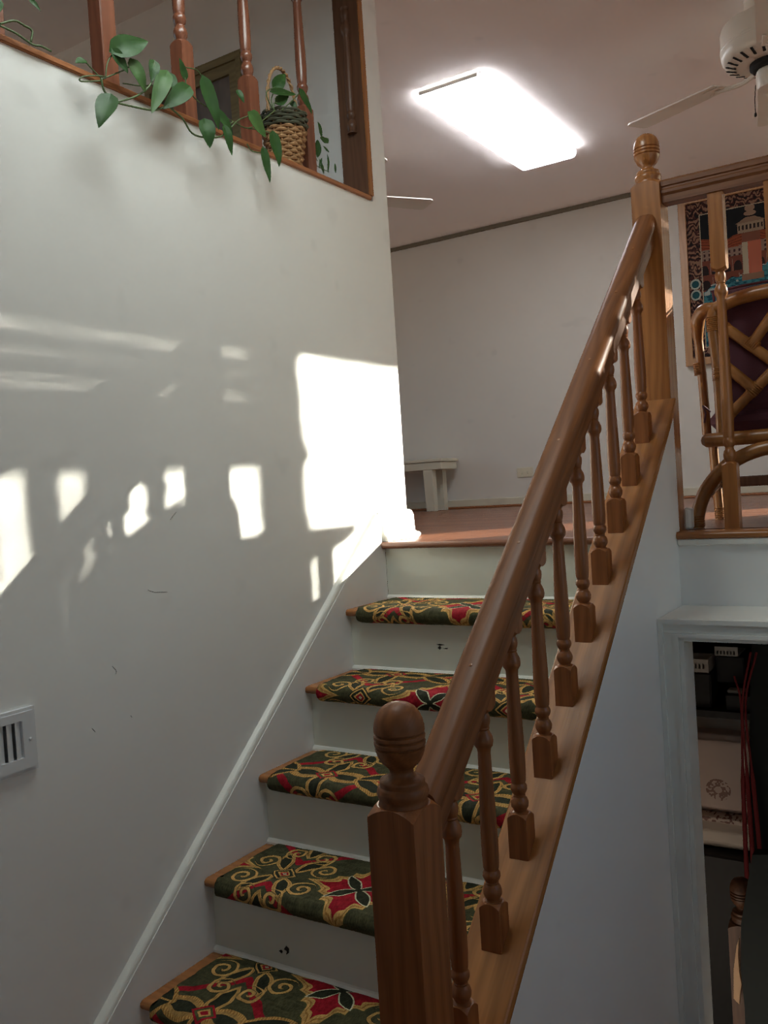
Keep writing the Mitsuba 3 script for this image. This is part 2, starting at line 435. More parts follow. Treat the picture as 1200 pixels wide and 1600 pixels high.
def section(outer, holes, axis, lo, hi):
    cs = m3.CrossSection([outer], m3.FillRule.EvenOdd)
    for h in holes:
        cs = cs - m3.CrossSection([h], m3.FillRule.EvenOdd)
    m = to_tm(m3.Manifold.extrude(cs, hi - lo))
    v = np.array(m.vertices); h = v[:, 2] + lo
    w = np.stack([h, v[:, 0], v[:, 1]], 1) if axis == 'x' else (np.stack([v[:, 0], h, v[:, 1]], 1) if axis == 'y' else np.stack([v[:, 0], v[:, 1], h], 1))
    m = trimesh.Trimesh(w, m.faces, process=False)
    if m.volume < 0: m.invert()
    return m

def rect(a0, a1, b0, b1):
    return [(a0, b0), (a1, b0), (a1, b1), (a0, b1)]

struct('wall_left', 'white painted wall beside the stairs with the spindled opening in its top', section(rect(-3.0, 1.34, -0.38, 3.2), [rect(-1.75, 1.245, 2.10, 2.84), rect(-0.53, -0.236, 0.625, 0.705)], 'x', -0.12, -0.02), 'wall_paint')
struct('wall_far', 'pale wall at the back of the upper room', box(-4.1, 2.55, 4.24, 4.34, 0.7, 2.95), 'far_wall_paint')
struct('ceiling', 'flat white ceiling of the upper room, tinted pinkish for bounced light',
       prism([(-0.02, -3.0), (2.55, -3.0), (2.55, 4.34), (-4.1, 4.34), (-4.1, 1.40), (-0.12, 1.40), (-0.12, 1.34), (-0.02, 1.34)], 'z', ZC, ZC + 0.1), 'ceiling_paint')
WIN = [(2.25, 3.180, 1.955), (3.20, 4.12, 1.10)]
ZW1 = 2.690
struct('wall_right', 'white wall with windows to the right of the upper room',
       section(rect(-3.0, 4.34, -1.5, 2.95), [rect(a, b, z0, ZW1) for a, b, z0 in WIN] + [rect(-0.45, 0.42, 0.8, 2.2)], 'x', 2.45, 2.475), 'wall_paint')
struct('wall_back', 'unseen wall behind the entry, darkened to cut bounced light', section(rect(-2.7, 2.55, -0.48, 3.2), [rect(1.45, 2.15, 0.5, 1.7)], 'y', -3.03, -3.0), 'bounce_cut_brown')  # unseen wall, coloured dark to cut bounced light
struct('wall_end', 'white wall closing the upper room on the left', section(rect(1.40, 4.24, 0.7, ZC), [rect(1.8, 3.9, 1.5, 2.6)], 'x', -4.03, -4.0), 'far_wall_paint')
struct('wall_hall', 'greyish wall of the upper hallway behind the spindles', box(-4.1, -0.12, 1.30, 1.40, 0.7, 3.2), 'wall_paint')
struct('wall_hall_side', 'white side wall of the upper hallway', section(rect(-3.0, 1.30, 1.8, 3.2), [rect(-1.6, 0.7, 2.25, 3.05)], 'x', -2.63, -2.6), 'wall_paint')
struct('ceiling_hall', 'flat ceiling of the upper hallway behind the spindles', box(-2.7, -0.12, -3.1, 1.30, 3.12, 3.2), 'ceiling_paint')
struct('floor_hall', 'floor of the upper hallway behind the spindles', box(-2.7, -0.12, -3.0, 1.30, 1.78, 1.88), 'floor_wood')
struct('floor_lower', 'floor of the entry at the foot of the stairs', box(-0.02, 2.45, -3.0, 1.01, -0.48, -0.38), 'floor_wood')
struct('wall_stair', 'white triangular wall below the balustrade', prism([(-0.168, -0.38), (1.262, -0.38), (1.262, capz(1.262) - 0.026), (-0.168, capz(-0.168) - 0.026)], 'x', 0.848, 0.935), 'wall_paint')
struct('wall_fascia', 'white band of wall below the upper floor at the right', box(0.935, 2.45, 1.24, 1.30, 0.70, 0.93), 'wall_paint')
struct('wall_lower', 'white wall with the doorway to the lower room', section(rect(0.935, 2.45, -0.38, 0.70), [[(0.985, -0.39), (1.45, -0.39), (1.45, 0.695), (0.985, 0.695)]], 'y', 1.01, 1.08), 'trim_paint')
struct('trim_ledge', 'white painted ledge on top of the doorway', box(0.9355, 2.45, 0.995, 1.239, 0.7005, 0.742, 0.004), 'trim_paint')

# lower room seen through the doorway
struct('floor_basement', 'wooden floor of the lower room', box(0.45, 2.45, 1.08, 3.0, -1.5, -1.4), 'panelling')
struct('wall_basement', 'panelled back wall of the lower room', box(0.35, 2.45, 3.0, 3.1, -1.5, 0.76), 'panelling')
struct('wall_basement_side', 'panelled side wall of the lower room', box(0.35, 0.45, 1.30, 3.0, -1.5, 0.76), 'panelling')

# upper floor: slab and planks
struct('floor', 'reddish wooden floor of the upper room',
       cat([box(-0.0195, 0.930, 1.1715, 1.41, 0.76, 0.937), box(-4.0, 0.935, 1.41, 4.24, 0.76, 0.937), box(0.935, 2.45, 1.30, 4.24, 0.76, 0.937)]), 'floor_wood')
yk = 1.212
while yk < 4.23:
    y1 = min(yk + 0.0712, 4.238)
    x0 = -3.99 if yk > 1.41 else -0.015
    part('floor', 'plank', box(x0, 2.445 if yk > 1.29 else 0.93, yk, y1, 0.9375, 0.95, 0.0012), 'floor_wood')
    yk += 0.072

def bullnose(y0, y1, z0, z1, n=6):
    r = (z1 - z0) / 2
    a = [(y0 + r - r * math.sin(t), z0 + r - r * math.cos(t)) for t in np.linspace(0, math.pi, n + 1)]
    return [(y1, z0)] + a[0:] + [(y1, z1)]

struct('trim_nosing', 'reddish wooden nosing at the top of the stairs', prism(bullnose(1.128, 1.210, 0.928, 0.95), 'x', -0.018, XS), 'floor_wood', smooth=40)
struct('trim_edge', 'oak edge board of the upper floor below the level railing', prism(bullnose(1.218, 1.300, 0.9305, 0.9515), 'x', 0.936, 2.45), 'oak_x', smooth=40)
struct('trim_cove', 'white moulding below the oak edge of the upper floor', box(0.936, 2.45, 1.224, 1.2395, 0.912, 0.930, 0.003), 'trim_paint')
struct('baseboard_far', 'beige baseboard along the back wall', box(-3.99, 2.45, 4.226, 4.24, 0.963, 1.012, 0.003), 'beige_paint')
struct('trim_shoe', 'dark wooden strip at the foot of the back wall', box(-3.99, 2.45, 4.218, 4.24, 0.950, 0.963, 0.003), 'cherry_y')
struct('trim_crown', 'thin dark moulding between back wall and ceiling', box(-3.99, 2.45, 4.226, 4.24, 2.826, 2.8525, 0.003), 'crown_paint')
base = prism([(-0.02, 0.951), (0.016, 0.951), (0.014, 0.966), (0.006, 0.974), (0.002, 0.976), (0.000, 1.030), (-0.006, 1.044), (-0.012, 1.048), (-0.02, 1.050)], 'y', 1.150, 1.352)
struct('baseboard_left', 'white baseboard at the end of the stair wall', cat([base, box(-0.118, -0.0205, 1.3405, 1.360, 0.951, 1.046, 0.004), box(-0.118, 0.016, 1.3525, 1.372, 0.951, 0.970, 0.006)]), 'trim_paint', smooth=35)
struct('trim_newel_block', 'small white baseboard end beside the upper newel post', box(0.937, 0.957, 1.305, 1.352, 0.952, 1.015, 0.006), 'trim_paint')

# doorway casing
struct('door_1', 'white casing of the doorway under the upper floor', section(rect(0.9355, 1.50, -0.38, 0.7415), [[(0.985, -0.39), (1.45, -0.39), (1.45, 0.695), (0.985, 0.695)]], 'y', 0.996, 1.0095), 'trim_paint')
part('door_1', 'outer_bead', section(rect(0.9358, 1.502, -0.379, 0.7412), [[(0.948, -0.39), (1.49, -0.39), (1.49, 0.729), (0.948, 0.729)]], 'y', 0.984, 0.9955), 'trim_paint')
part('door_1', 'inner_bead', section(rect(0.976, 1.46, -0.379, 0.704), [[(0.986, -0.39), (1.45, -0.39), (1.45, 0.694), (0.986, 0.694)]], 'y', 0.989, 0.9955), 'trim_paint')
part('door_1', 'jamb', section(rect(0.9855, 1.4495, -0.379, 0.6945), [[(0.997, -0.39), (1.438, -0.39), (1.438, 0.683), (0.997, 0.683)]], 'y', 1.0, 1.09), 'trim_paint')

# windows in the right wall (outside the frame) and in the entry wall
def window(n, label, a0, a1, z0, z1, axis, face, mull):
    key = struct(f'window_{n}', label)
    def bar(lo, hi, zl, zh, t=0.05):
        if axis == 'x':
            return box(face + 0.002, face + 0.023, lo, hi, zl, zh)
        return box(lo, hi, face - 0.02 - t, face - 0.02, zl, zh)
    w = 0.012
    part(key, 'frame', cat([bar(a0, a1, z0, z0 + w), bar(a0, a1, z1 - w * 0.4, z1), bar(a0, a0 + w, z0 + w, z1 - w * 0.4), bar(a1 - w, a1, z0 + w, z1 - w * 0.4)]), 'trim_paint')
    for m in mull:
        part(key, 'mullion', bar(m - 0.014, m + 0.014, z0 + w, z1 - w * 0.4, 0.03), 'trim_paint')
    return key
window(1, 'white framed window of the dining area with its blind half down', *WIN[0], ZW1, 'x', 2.45, [])
window(2, 'white framed window of the dining area with a scalloped curtain', *WIN[1], ZW1, 'x', 2.45, [])
window(3, 'white framed window of the entry', -0.45, 0.42, 0.8, 2.2, 'x', 2.45, [-0.01])
window(4, 'white framed window added unseen at the left end of the upper room', 1.8, 3.9, 1.5, 2.6, 'x', -4.03, [2.5, 3.2])  # unseen, added to brighten the ceiling and upper room
window(5, 'white framed window of the upper hallway', -1.6, 0.7, 2.25, 3.05, 'x', -2.63, [-0.45])
window(6, 'white framed window added unseen behind the entry', 1.45, 2.15, 0.5, 1.7, 'y', -3.0, [1.80])  # unseen, added as cool fill for the risers
struct('wall_sun_block', 'unseen wall added outside the entry window to block the sun', box(2.476, 5.5, 0.45, 0.60, -1.5, 3.2), 'wall_paint')  # added outside to keep direct sun out of the entry

# ------------------------------------------------------------------ stairs
st = thing('staircase', 'straight staircase with white risers and wooden treads climbing to the upper floor', 'staircase')
TH = 0.021
for k in range(-1, 5):
    y, z = k * RUN, k * RISE
    nm = {4: 'topmost', 0: 'lowest in view'}.get(k)
    part(st, 'tread', prism(bullnose(y, y + RUN + 0.024, z - TH, z), 'x', 0.0005, XS - 0.0005), 'oak_x', smooth=40)
for k in range(0, 6):
    y, z = k * RUN + 0.026, k * RISE
    part(st, 'riser', box(0.0005, XS - 0.0005, y, y + 0.016, z - RISE + 0.0005, z - TH - 0.001), 'riser_paint')
    yb = y
    part(st, 'riser_trim', prism([(yb - 0.012, z - RISE + 0.0005), (yb - 0.0005, z - RISE + 0.0005), (yb - 0.0005, z - RISE + 0.014), (yb - 0.006, z - RISE + 0.012), (yb - 0.011, z - RISE + 0.006)], 'x', 0.001, XS - 0.001), 'trim_paint')
def nose(y):
    return ZF + SL * (y - 5 * RUN)
sk = part(st, 'skirt_board', prism([(-0.40, nose(-0.40) + 0.075), (-0.40, -0.375), (1.153, -0.375), (1.153, 0.926), (1.135, 0.926), (1.135, nose(1.135) + 0.068), (1.125, nose(1.125) + 0.075)], 'x', -0.0195, -0.0002), 'wall_paint', label='white skirt board on the wall side')
part(st, 'skirt_board__cap', prof_sweep([(-0.0075, -0.012), (0.010, -0.012), (0.010, 0.004), (0.006, 0.012), (-0.001, 0.016), (-0.0075, 0.020)], (-0.0122, -0.40, nose(-0.40) + 0.080), (-0.0122, 1.128, nose(1.128) + 0.080)), 'trim_paint', smooth=35)
part(st, 'stringer_cap', prof_sweep([(-0.0575, -0.024), (0.0575, -0.024), (0.0575, -0.003), (0.0545, 0.0), (-0.0545, 0.0), (-0.0575, -0.003)], (0.886, -0.1685, capz(-0.1685)), (0.886, 1.2685, capz(1.2685))), 'cap_oak_s', label='sloping oak board that carries the spindles')
part(st, 'stringer', prism([(-0.168, -0.375), (1.12, -0.375), (1.262, 0.755), (1.262, capz(1.262) - 0.026), (-0.168, capz(-0.168) - 0.026)], 'x', XS + 0.0003, 0.8475), 'riser_paint')
for (k, pts) in ((1, [(0.206, 0.045), (0.213, 0.049), (0.218, 0.045), (0.215, 0.040)]), (1, [(0.222, 0.052), (0.230, 0.062), (0.238, 0.056), (0.236, 0.046), (0.228, 0.040), (0.231, 0.049)]),
                 (4, [(0.300, 0.090), (0.314, 0.092), (0.330, 0.090), (0.313, 0.087)]), (4, [(0.306, 0.080), (0.314, 0.087), (0.318, 0.079), (0.312, 0.075)]), (4, [(0.322, 0.079), (0.340, 0.081), (0.338, 0.077)])):
    y, z = k * RUN + 0.026, (k - 1) * RISE
    part(st, 'paint_chip', prism([(a, z + b) for a, b in pts], 'y', y - 0.0012, y - 0.0002), 'black_mark', label='small dark chip in the riser paint')

# carpet on each tread
def carpet_mesh(k, seed):
    y, z = k * RUN, k * RISE
    s0 = [(y + RUN + 0.012, z + 0.002), (y + RUN + 0.010, z + 0.0075), (y + RUN * 0.7, z + 0.009), (y + RUN * 0.4, z + 0.009), (y + 0.030, z + 0.009)]
    c = (y + 0.012, z - 0.014)
    s0 += [(c[0] - 0.024 * math.sin(t) - 0.001, c[1] + 0.023 * math.cos(t)) for t in np.linspace(0.1, 2.55, 9)]
    s0 += [(y + 0.012, z - 0.040), (y + 0.021, z - 0.036)]
    out = spline(s0, 4)
    inn = [(y + 0.024, z - 0.030), (y + 0.024, z - TH - 0.002), (y + 0.008, z - TH - 0.003), (y - 0.0015, z - 0.018), (y - 0.002, z - 0.008), (y + 0.006, z + 0.0006), (y + 0.03, z + 0.0006), (y + RUN * 0.5, z + 0.0006), (y + RUN + 0.010, z + 0.0006)]
    loop = np.vstack([out, inn])
    n = len(loop)
    d = np.r_[0, np.cumsum(np.linalg.norm(np.diff(out, axis=0), axis=1))]
    r = np.random.default_rng(seed)
    nx = 70
    xs = np.linspace(0.040 + 0.008 * r.random(), 0.800, nx)
    from meshkit import noise as nz
    V, UV = [], []
    for i, x in enumerate(xs):
        for j, (a, b) in enumerate(loop):
            if j < len(out):
                q = nz(np.array([x * 24, d[j] * 24, seed * 7.0])) - 0.5
                b2 = b + 0.004 * q * min(1, (j / 6))
                e = 0.006 * (nz(np.array([d[j] * 55, seed, 3.0])) - 0.5) if i in (0, nx - 1) else 0
                V.append((x + e, a - (0.004 * q if j > 18 else 0), b2))
                UV.append((x, 0.30 - d[j]))
            else:
                V.append((x, a, b)); UV.append((x, 0))
    F = []
    for i in range(nx - 1):
        for j in range(n):
            l = (j + 1) % n
            F += [(i * n + j, i * n + l, (i + 1) * n + l), (i * n + j, (i + 1) * n + l, (i + 1) * n + j)]
    # ends
    import shapely
    tv, tf = trimesh.creation.triangulate_polygon(shapely.Polygon(loop), engine='earcut')
    idx = [int(np.argmin(np.linalg.norm(loop - q, axis=1))) for q in np.asarray(tv)]
    for f in np.asarray(tf):
        a = [idx[t] for t in f]
        F += [tuple(a), tuple((nx - 1) * n + t for t in a[::-1])]
    m = trimesh.Trimesh(np.array(V), np.array(F), process=False)
    if m.volume < 0: m.invert()
    return m, np.array(UV)
CARPET = {0: ('lowest visible', -0.18, -0.284), 1: ('second visible', -0.18, -0.146), 2: ('third visible', -0.19, -0.316), 3: ('fourth visible', -0.20, -0.026), 4: ('topmost', -0.18, -0.12)}
for k in range(0, 5):
    m, uv = carpet_mesh(k, k + 1)
    nm, du, dv = CARPET[k]
    thing('stair_carpet', f'patterned red, gold and olive carpet piece on the {nm} tread of the stairs', 'carpet', m, 'carpet', True, uv=uv + np.array([du, dv]))

for pts in ([(0.008, 0.764), (0.019, 0.752), (0.016, 0.744)], [(0.217, 1.085), (0.238, 1.102)], [(0.130, 0.922), (0.150, 0.914), (0.172, 0.912), (0.192, 0.909)], [(0.050, 0.641), (0.054, 0.636)], [(-0.060, 0.640), (-0.052, 0.630)]):
    part('wall_left', 'scuff', tube([(-0.0198, a, b) for a, b in pts], 0.0007, 5), 'scuff_mark', label='short dark scuff on the white wall')

# ------------------------------------------------------------------ newel posts, rails, spindles
def turned_block(w, h, taper):
    """Square block whose top corners are turned away (z from 0 to h)."""
    b = man(box(-w / 2, w / 2, -w / 2, w / 2, 0, h))
    R = w * 0.7072
    c = man(lathe([(R * 1.02, -0.01), (R * 1.02, h - taper), (R * 0.90, h - taper * 0.55), (R * 0.76, h - taper * 0.15), (w * 0.50, h + 0.0001)], 32))
    return to_tm(b ^ c)

def finial(s=1.0):
    p = [(0.0385, -0.003), (0.0375, 0.004), (0.0365, 0.008), (0.0385, 0.011), (0.0400, 0.018), (0.0385, 0.025), (0.0345, 0.028), (0.0345, 0.032), (0.0350, 0.035), (0.0335, 0.038), (0.024, 0.041), (0.0185, 0.046), (0.0185, 0.052), (0.0225, 0.057),
         (0.030, 0.064), (0.0355, 0.074), (0.0385, 0.084), (0.0388, 0.0860), (0.0358, 0.0875), (0.0358, 0.0885), (0.0394, 0.0905), (0.0398, 0.0945), (0.0392, 0.0960), (0.0360, 0.0975), (0.0360, 0.0985), (0.0396, 0.1005), (0.0398, 0.1045),
         (0.0390, 0.1060), (0.0358, 0.1075), (0.0358, 0.1085), (0.0392, 0.1105), (0.0390, 0.118), (0.0370, 0.128), (0.0325, 0.1385), (0.0255, 0.147), (0.0165, 0.1525), (0.007, 0.1552), (0.002, 0.1556)]
    return lathe([(a * s, b * s) for a, b in p], 32)

def newel(label, cx, cy, z0, zb, s=1.0, w=0.082):
    t = thing('newel_post', label, 'newel post')
    m = turned_block(w, zb - z0, 0.016); m.apply_translation((cx, cy, z0))
    part(t, 'post', m, ('stain_shade_oak_z' if z0 < 0 else 'oak_z') if z0 > -1 else 'dark_shaded_wood', smooth=25)  # lower posts carry shade in their darker wood
    f = finial(s); f.apply_translation((cx, cy, zb))
    part(t, 'finial', f, ('rail_oak_s' if z0 > -1 else 'dark_shaded_wood') if z0 < 0 else 'oak_z', smooth=50)
    return t
newel('square oak newel post with dark ball finial at the foot of the stairs', 0.880, -0.2115, -0.38, 0.648)
newel('oak newel post with ball finial at the top of the stairs where both rails meet', 0.888, 1.311, 0.9502, 1.962, s=0.93)

RT = 0.532
hr = [(-0.012, 0.0), (-0.023, -0.005), (-0.0295, -0.016), (-0.031, -0.030), (-0.0285, -0.042), (-0.024, -0.048), (-0.021, -0.053), (-0.0215, -0.060), (-0.0215, -0.094), (-0.019, -0.097)]
hr = hr + [(-a, b) for a, b in hr[::-1]]
rail = thing('handrail', 'dark varnished oak handrail sloping up between the two newel posts', 'handrail')
part(rail, 'rail', prof_sweep(hr[::-1], (0.884, -0.170, capz(-0.170) + RT), (0.884, 1.2695, capz(1.2695) + RT)), 'rail_oak_s', smooth=35)
for y in (0.02, 0.25, 0.49, 0.72, 0.95, 1.12):
    m = lathe([(0.0032, -0.001), (0.0032, 0.0008), (0.001, 0.0012)], 10)
    m.apply_transform(rot((1, 0, 0), math.degrees(math.atan(SL)))); m.apply_translation((0.8880, y, capz(y) + RT + 0.0004))
    part(rail, 'wood_plug', m, 'oak_s')
lr = [(0.026, 0.0), (-0.026, 0.0), (-0.030, -0.006), (-0.030, -0.018), (-0.026, -0.021), (-0.026, -0.026), (-0.030, -0.030), (-0.030, -0.038), (-0.027, -0.042), (-0.0245, -0.045), (-0.0245, -0.064), (0.0245, -0.064), (0.0245, -0.045), (0.027, -0.042), (0.030, -0.038), (0.030, -0.030), (0.026, -0.026), (0.026, -0.021), (0.030, -0.018), (0.030, -0.006)]
thing('level_rail', 'moulded oak rail running level from the upper newel post to the right', 'railing', prof_sweep(lr, (0.9295, 1.311, 1.957), (2.449, 1.311, 1.957)), 'rail_oak_x', smooth=30)

def spindle_profile(h0, hs, h1, w, k=1.0):
    """Turning between the lower block (top at h0) and the upper block (bottom at h1); hs: foot of the shaft."""
    e = w / 0.0384
    lo = (hs - h0)
    P = [(0.0165, h0 - 0.002), (0.0165, h0 + 0.01 * lo), (0.0115, h0 + 0.05 * lo), (0.0130, h0 + 0.09 * lo), (0.0165, h0 + 0.20 * lo), (0.0172, h0 + 0.32 * lo), (0.0150, h0 + 0.44 * lo), (0.0115, h0 + 0.51 * lo), (0.0120, h0 + 0.55 * lo),
         (0.0105, h0 + 0.57 * lo), (0.0135, h0 + 0.64 * lo), (0.0160, h0 + 0.74 * lo), (0.0158, h0 + 0.84 * lo), (0.0130, h0 + 0.92 * lo), (0.0125, h0 + 0.95 * lo), (0.0142, hs)]
    up = h1 - hs
    vt = 0.070                                                      # length of the vase and bead below the upper block
    sh = up - vt * k
    P += [(0.0152, hs + 0.10 * sh), (0.0155, hs + 0.22 * sh), (0.0148, hs + 0.42 * sh), (0.0134, hs + 0.65 * sh), (0.0120, hs + 0.88 * sh), (0.0116, hs + 0.97 * sh)]
    b = hs + sh
    q = vt * k
    P += [(0.0125, b + 0.02 * q), (0.0165, b + 0.10 * q), (0.0178, b + 0.20 * q), (0.0168, b + 0.32 * q), (0.0130, b + 0.44 * q), (0.0108, b + 0.50 * q), (0.0125, b + 0.54 * q), (0.0112, b + 0.57 * q), (0.0130, b + 0.64 * q),
          (0.0142, b + 0.74 * q), (0.0135, b + 0.86 * q), (0.0112, b + 0.93 * q), (0.0135, b + 0.97 * q), (0.0150, h1 + 0.002)]
    return [(r * e, z) for r, z in P]

def spindle(h0, hs, h1, htop, w, drop=0.0, k=1.0, slope_top=0.0):
    """Turned spindle: centred, z = 0 at the foot; drop: the block reaches further down (onto a slope)."""
    b = turned_block(w, h0 + drop, 0.010); b.apply_translation((0, 0, -drop))
    t = turned_block(w, htop - h1, 0.010); t.apply_transform(rot((1, 0, 0), 180)); t.apply_translation((0, 0, htop))
    return b, lathe(spindle_profile(h0, hs, h1, w, k), 20), t

W = 0.0384
# stair spindles: the blocks stand on the sloping cap, cut along it
def sloped(mesh, z_at, keep_above):
    d = 1.0 if keep_above else -1.0
    n = np.array([0, -SL, 1.0]) * d
    mm = man(mesh).trim_by_plane((n / np.linalg.norm(n)).tolist(), float((np.array([0, 0, z_at]) @ n) / np.linalg.norm(n)))
    return to_tm(mm)
ORD = ['lowest', 'second', 'third', 'fourth', 'fifth', 'sixth', 'seventh', 'eighth', 'ninth', 'topmost']
b, tn, tp = spindle(0.070, 0.130, 0.412, 0.465, W, drop=0.05)
b = sloped(b, 0.0006, True)
tp = sloped(tp, RT - 0.0985, False)
bp, tnp, tpp = (mikit.ply(x, 'stain_shade_oak_z', smooth=a) for x, a in ((b, 25), (tn, 50), (tp, 25)))
for j in range(-1, 9):
    y = 0.0578 + 0.1349 * j
    nm = ORD[j + 1]
    lab = f'turned oak spindle of the stair railing, {nm} on the sloping board' if nm in ('lowest', 'topmost') else f'turned oak spindle of the stair railing, {nm} counting up from the lower newel post'
    t = thing('stair_spindle', lab, 'spindle', group='spindles of the stair railing')
    M = T().translate([0.884, y, capz(y)])
    put(t + '__base_block', bp, None, to_world=M); put(t + '__turning', tnp, None, to_world=M); put(t + '__top_block', tpp, None, to_world=M)
# level railing spindles
ORD2 = ['first', 'second', 'third', 'fourth', 'fifth', 'sixth', 'seventh', 'eighth', 'ninth', 'tenth']
b, tn, tp = spindle(0.186, 0.262, 0.728, 0.9415, 0.040, k=1.1)
bp, tnp, tpp = (mikit.ply(x, 'oak_z', smooth=a) for x, a in ((b, 25), (tn, 50), (tp, 25)))
for j in range(0, 10):
    x = 1.073 + 0.147 * j
    lab = ['turned oak spindle in front of the rattan chair, first right of the upper newel post', 'turned oak spindle of the level railing, cut by the right edge of the picture'][j] if j < 2 else f'turned oak spindle of the level railing, {ORD2[j]} from the upper newel post'
    t = thing('level_spindle', lab, 'spindle', group='spindles of the level railing')
    M = T().translate([x, 1.311, 0.9512])
    put(t + '__base_block', bp, None, to_world=M); put(t + '__turning', tnp, None, to_world=M); put(t + '__top_block', tpp, None, to_world=M)

# ------------------------------------------------------------------ opening in the left wall: sill, jamb, spindles
struct('trim_sill', 'reddish wooden sill of the spindled opening', box(-0.128, -0.013, -1.745, 1.232, 2.1005, 2.116, 0.003), 'cherry_y')
struct('trim_jamb', 'wooden jamb with shade in its colour at the right end of the spindled opening', box(-0.124, -0.0205, 1.228, 1.2445, 2.117, 2.839, 0.002), 'dark_shaded_wood')
struct('trim_jamb_edge', 'thin light wooden edge strip of the jamb', box(-0.020, -0.013, 1.224, 1.2445, 2.117, 2.839, 0.001), 'oak_z')
b, tn, tp = spindle(0.222, 0.300, 0.640, 0.7220, 0.042, k=1.3)
bp, tnp, tpp = (mikit.ply(x, 'cherry_z', smooth=a) for x, a in ((b, 25), (tn, 50), (tp, 25)))
for y, lab in ((0.425, 'reddish turned spindle beside the picture frame, left of it in the wall opening'), (0.690, 'reddish turned spindle of the wall opening just left of the wicker basket'), (0.955, 'reddish turned spindle of the wall opening just right of the wicker basket')):
    t = thing('wall_spindle', lab, 'spindle', group='spindles of the wall opening')
    M = T().translate([-0.0720, y, 2.1166])
    put(t + '__base_block', bp, None, to_world=M); put(t + '__turning', tnp, None, to_world=M); put(t + '__top_block', tpp, None, to_world=M)
half = to_tm(man(cat([tn])) ^ man(box(-0.1, 0.1, -0.1, 0.0, -0.1, 1.0)))
half.apply_translation((-0.072, 1.2275, 2.1166))
thing('half_spindle', 'half turned spindle in shade-darkened wood fixed flat against the jamb of the wall opening', 'spindle', half, 'dark_shaded_wood', 50)
for y, lab in ((0.160, 'square reddish post of the wall opening beside the large pothos leaf'), (-0.150, 'square reddish post of the wall opening at the left edge of the picture')):
    thing('square_post', lab, 'post', box(-0.095, -0.049, y - 0.023, y + 0.023, 2.1166, 2.8395, 0.003), 'cherry_z')

# ------------------------------------------------------------------ fixtures
# wall register
v = thing('wall_vent', 'white metal wall register with upright louvres low on the left wall', 'vent')
part(v, 'frame', section(rect(-0.560, -0.206, 0.597, 0.727), [rect(-0.528, -0.238, 0.627, 0.703)], 'x', -0.0199, -0.0125), 'vent_paint')
part(v, 'bevel', section(rect(-0.553, -0.213, 0.604, 0.720), [rect(-0.528, -0.238, 0.627, 0.703)], 'x', -0.0125, -0.0095), 'vent_paint')
part(v, 'duct', cat([section(rect(-0.5295, -0.2365, 0.6255, 0.7045), [rect(-0.5285, -0.2375, 0.6265, 0.7035)], 'x', -0.1195, -0.0202), box(-0.1198, -0.1190, -0.529, -0.237, 0.626, 0.704)]), 'duct_metal')
for i in range(15):
    m = box(-0.0006, 0.0006, -0.0088, 0.0088, 0.6275, 0.7025)
    m.apply_transform(rot((0, 0, 1), 24)); m.apply_translation((-0.0136, -0.247 - i * 0.0196, 0))
    part(v, 'louvre', m, 'vent_paint')
part(v, 'screw', lathe([(0.004, -0.0015), (0.004, 0.0005), (0.002, 0.0015)], 12, (0, 0, 0)).apply_transform(rot((0, 1, 0), 90)).apply_translation((-0.009, -0.222, 0.662)), 'vent_paint', smooth=40)

# fluorescent / LED wraparound fixture
t = thing('ceiling_light', 'bright rectangular wraparound light on the ceiling of the upper room', 'ceiling light')
x0, x1, y0, y1 = -0.318, 0.004, 2.125, 3.270
part(t, 'pan', box(x0 + 0.012, x1 - 0.012, y0 + 0.01, y1 - 0.01, 2.843, 2.8525, 0.002), 'white_plastic')
for ya, yb in ((y0 - 0.005, y0 - 0.0005), (y1 + 0.0005, y1 + 0.005)):
    part(t, 'end_cap', box(x0 + 0.020, x1 - 0.020, ya, yb, 2.827, 2.8425, 0.001), 'white_plastic')
ring = []
for ins, z in ((0.006, 2.8425), (0.0, 2.824), (0.005, 2.808), (0.014, 2.799), (0.045, 2.793)):
    r = 0.034
    for cx_, cy_, a0 in ((x1 - r, y1 - r, 0), (x0 + r, y1 - r, 90), (x0 + r, y0 + r, 180), (x1 - r, y0 + r, 270)):
        for a in np.radians(a0 + np.linspace(0, 90, 7)):
            rr = r - ins if ins < r else 0.002
            sx = ins - r + 0.002 if ins > r else 0
            ring.append((cx_ + rr * math.cos(a) - math.copysign(max(sx, 0), math.cos(math.radians(a0 + 45))), cy_ + rr * math.sin(a) - math.copysign(max(sx, 0), math.sin(math.radians(a0 + 45))), z))
part(t, 'lens', trimesh.convex.convex_hull(np.array(ring)), 'led_lens', emitter={'type': 'area', 'radiance': {'type': 'rgb', 'value': [LED * 0.95, LED * 0.99, LED * 1.05]}})

# lamp above the entry, outside the frame
LX, LY = 0.50, 0.05
t = thing('entry_lamp', 'large flat white ceiling panel light above the stairs', 'ceiling light')
part(t, 'base', box(LX - 0.23, LX + 0.23, LY - 0.46, LY + 0.46, 2.832, 2.8525, 0.003), 'white_plastic')
part(t, 'panel', box(LX - 0.22, LX + 0.22, LY - 0.45, LY + 0.45, 2.815, 2.8315), 'led_lens', emitter={'type': 'area', 'radiance': {'type': 'rgb', 'value': [LAMP * 0.90, LAMP * 1.0, LAMP * 0.96]}})

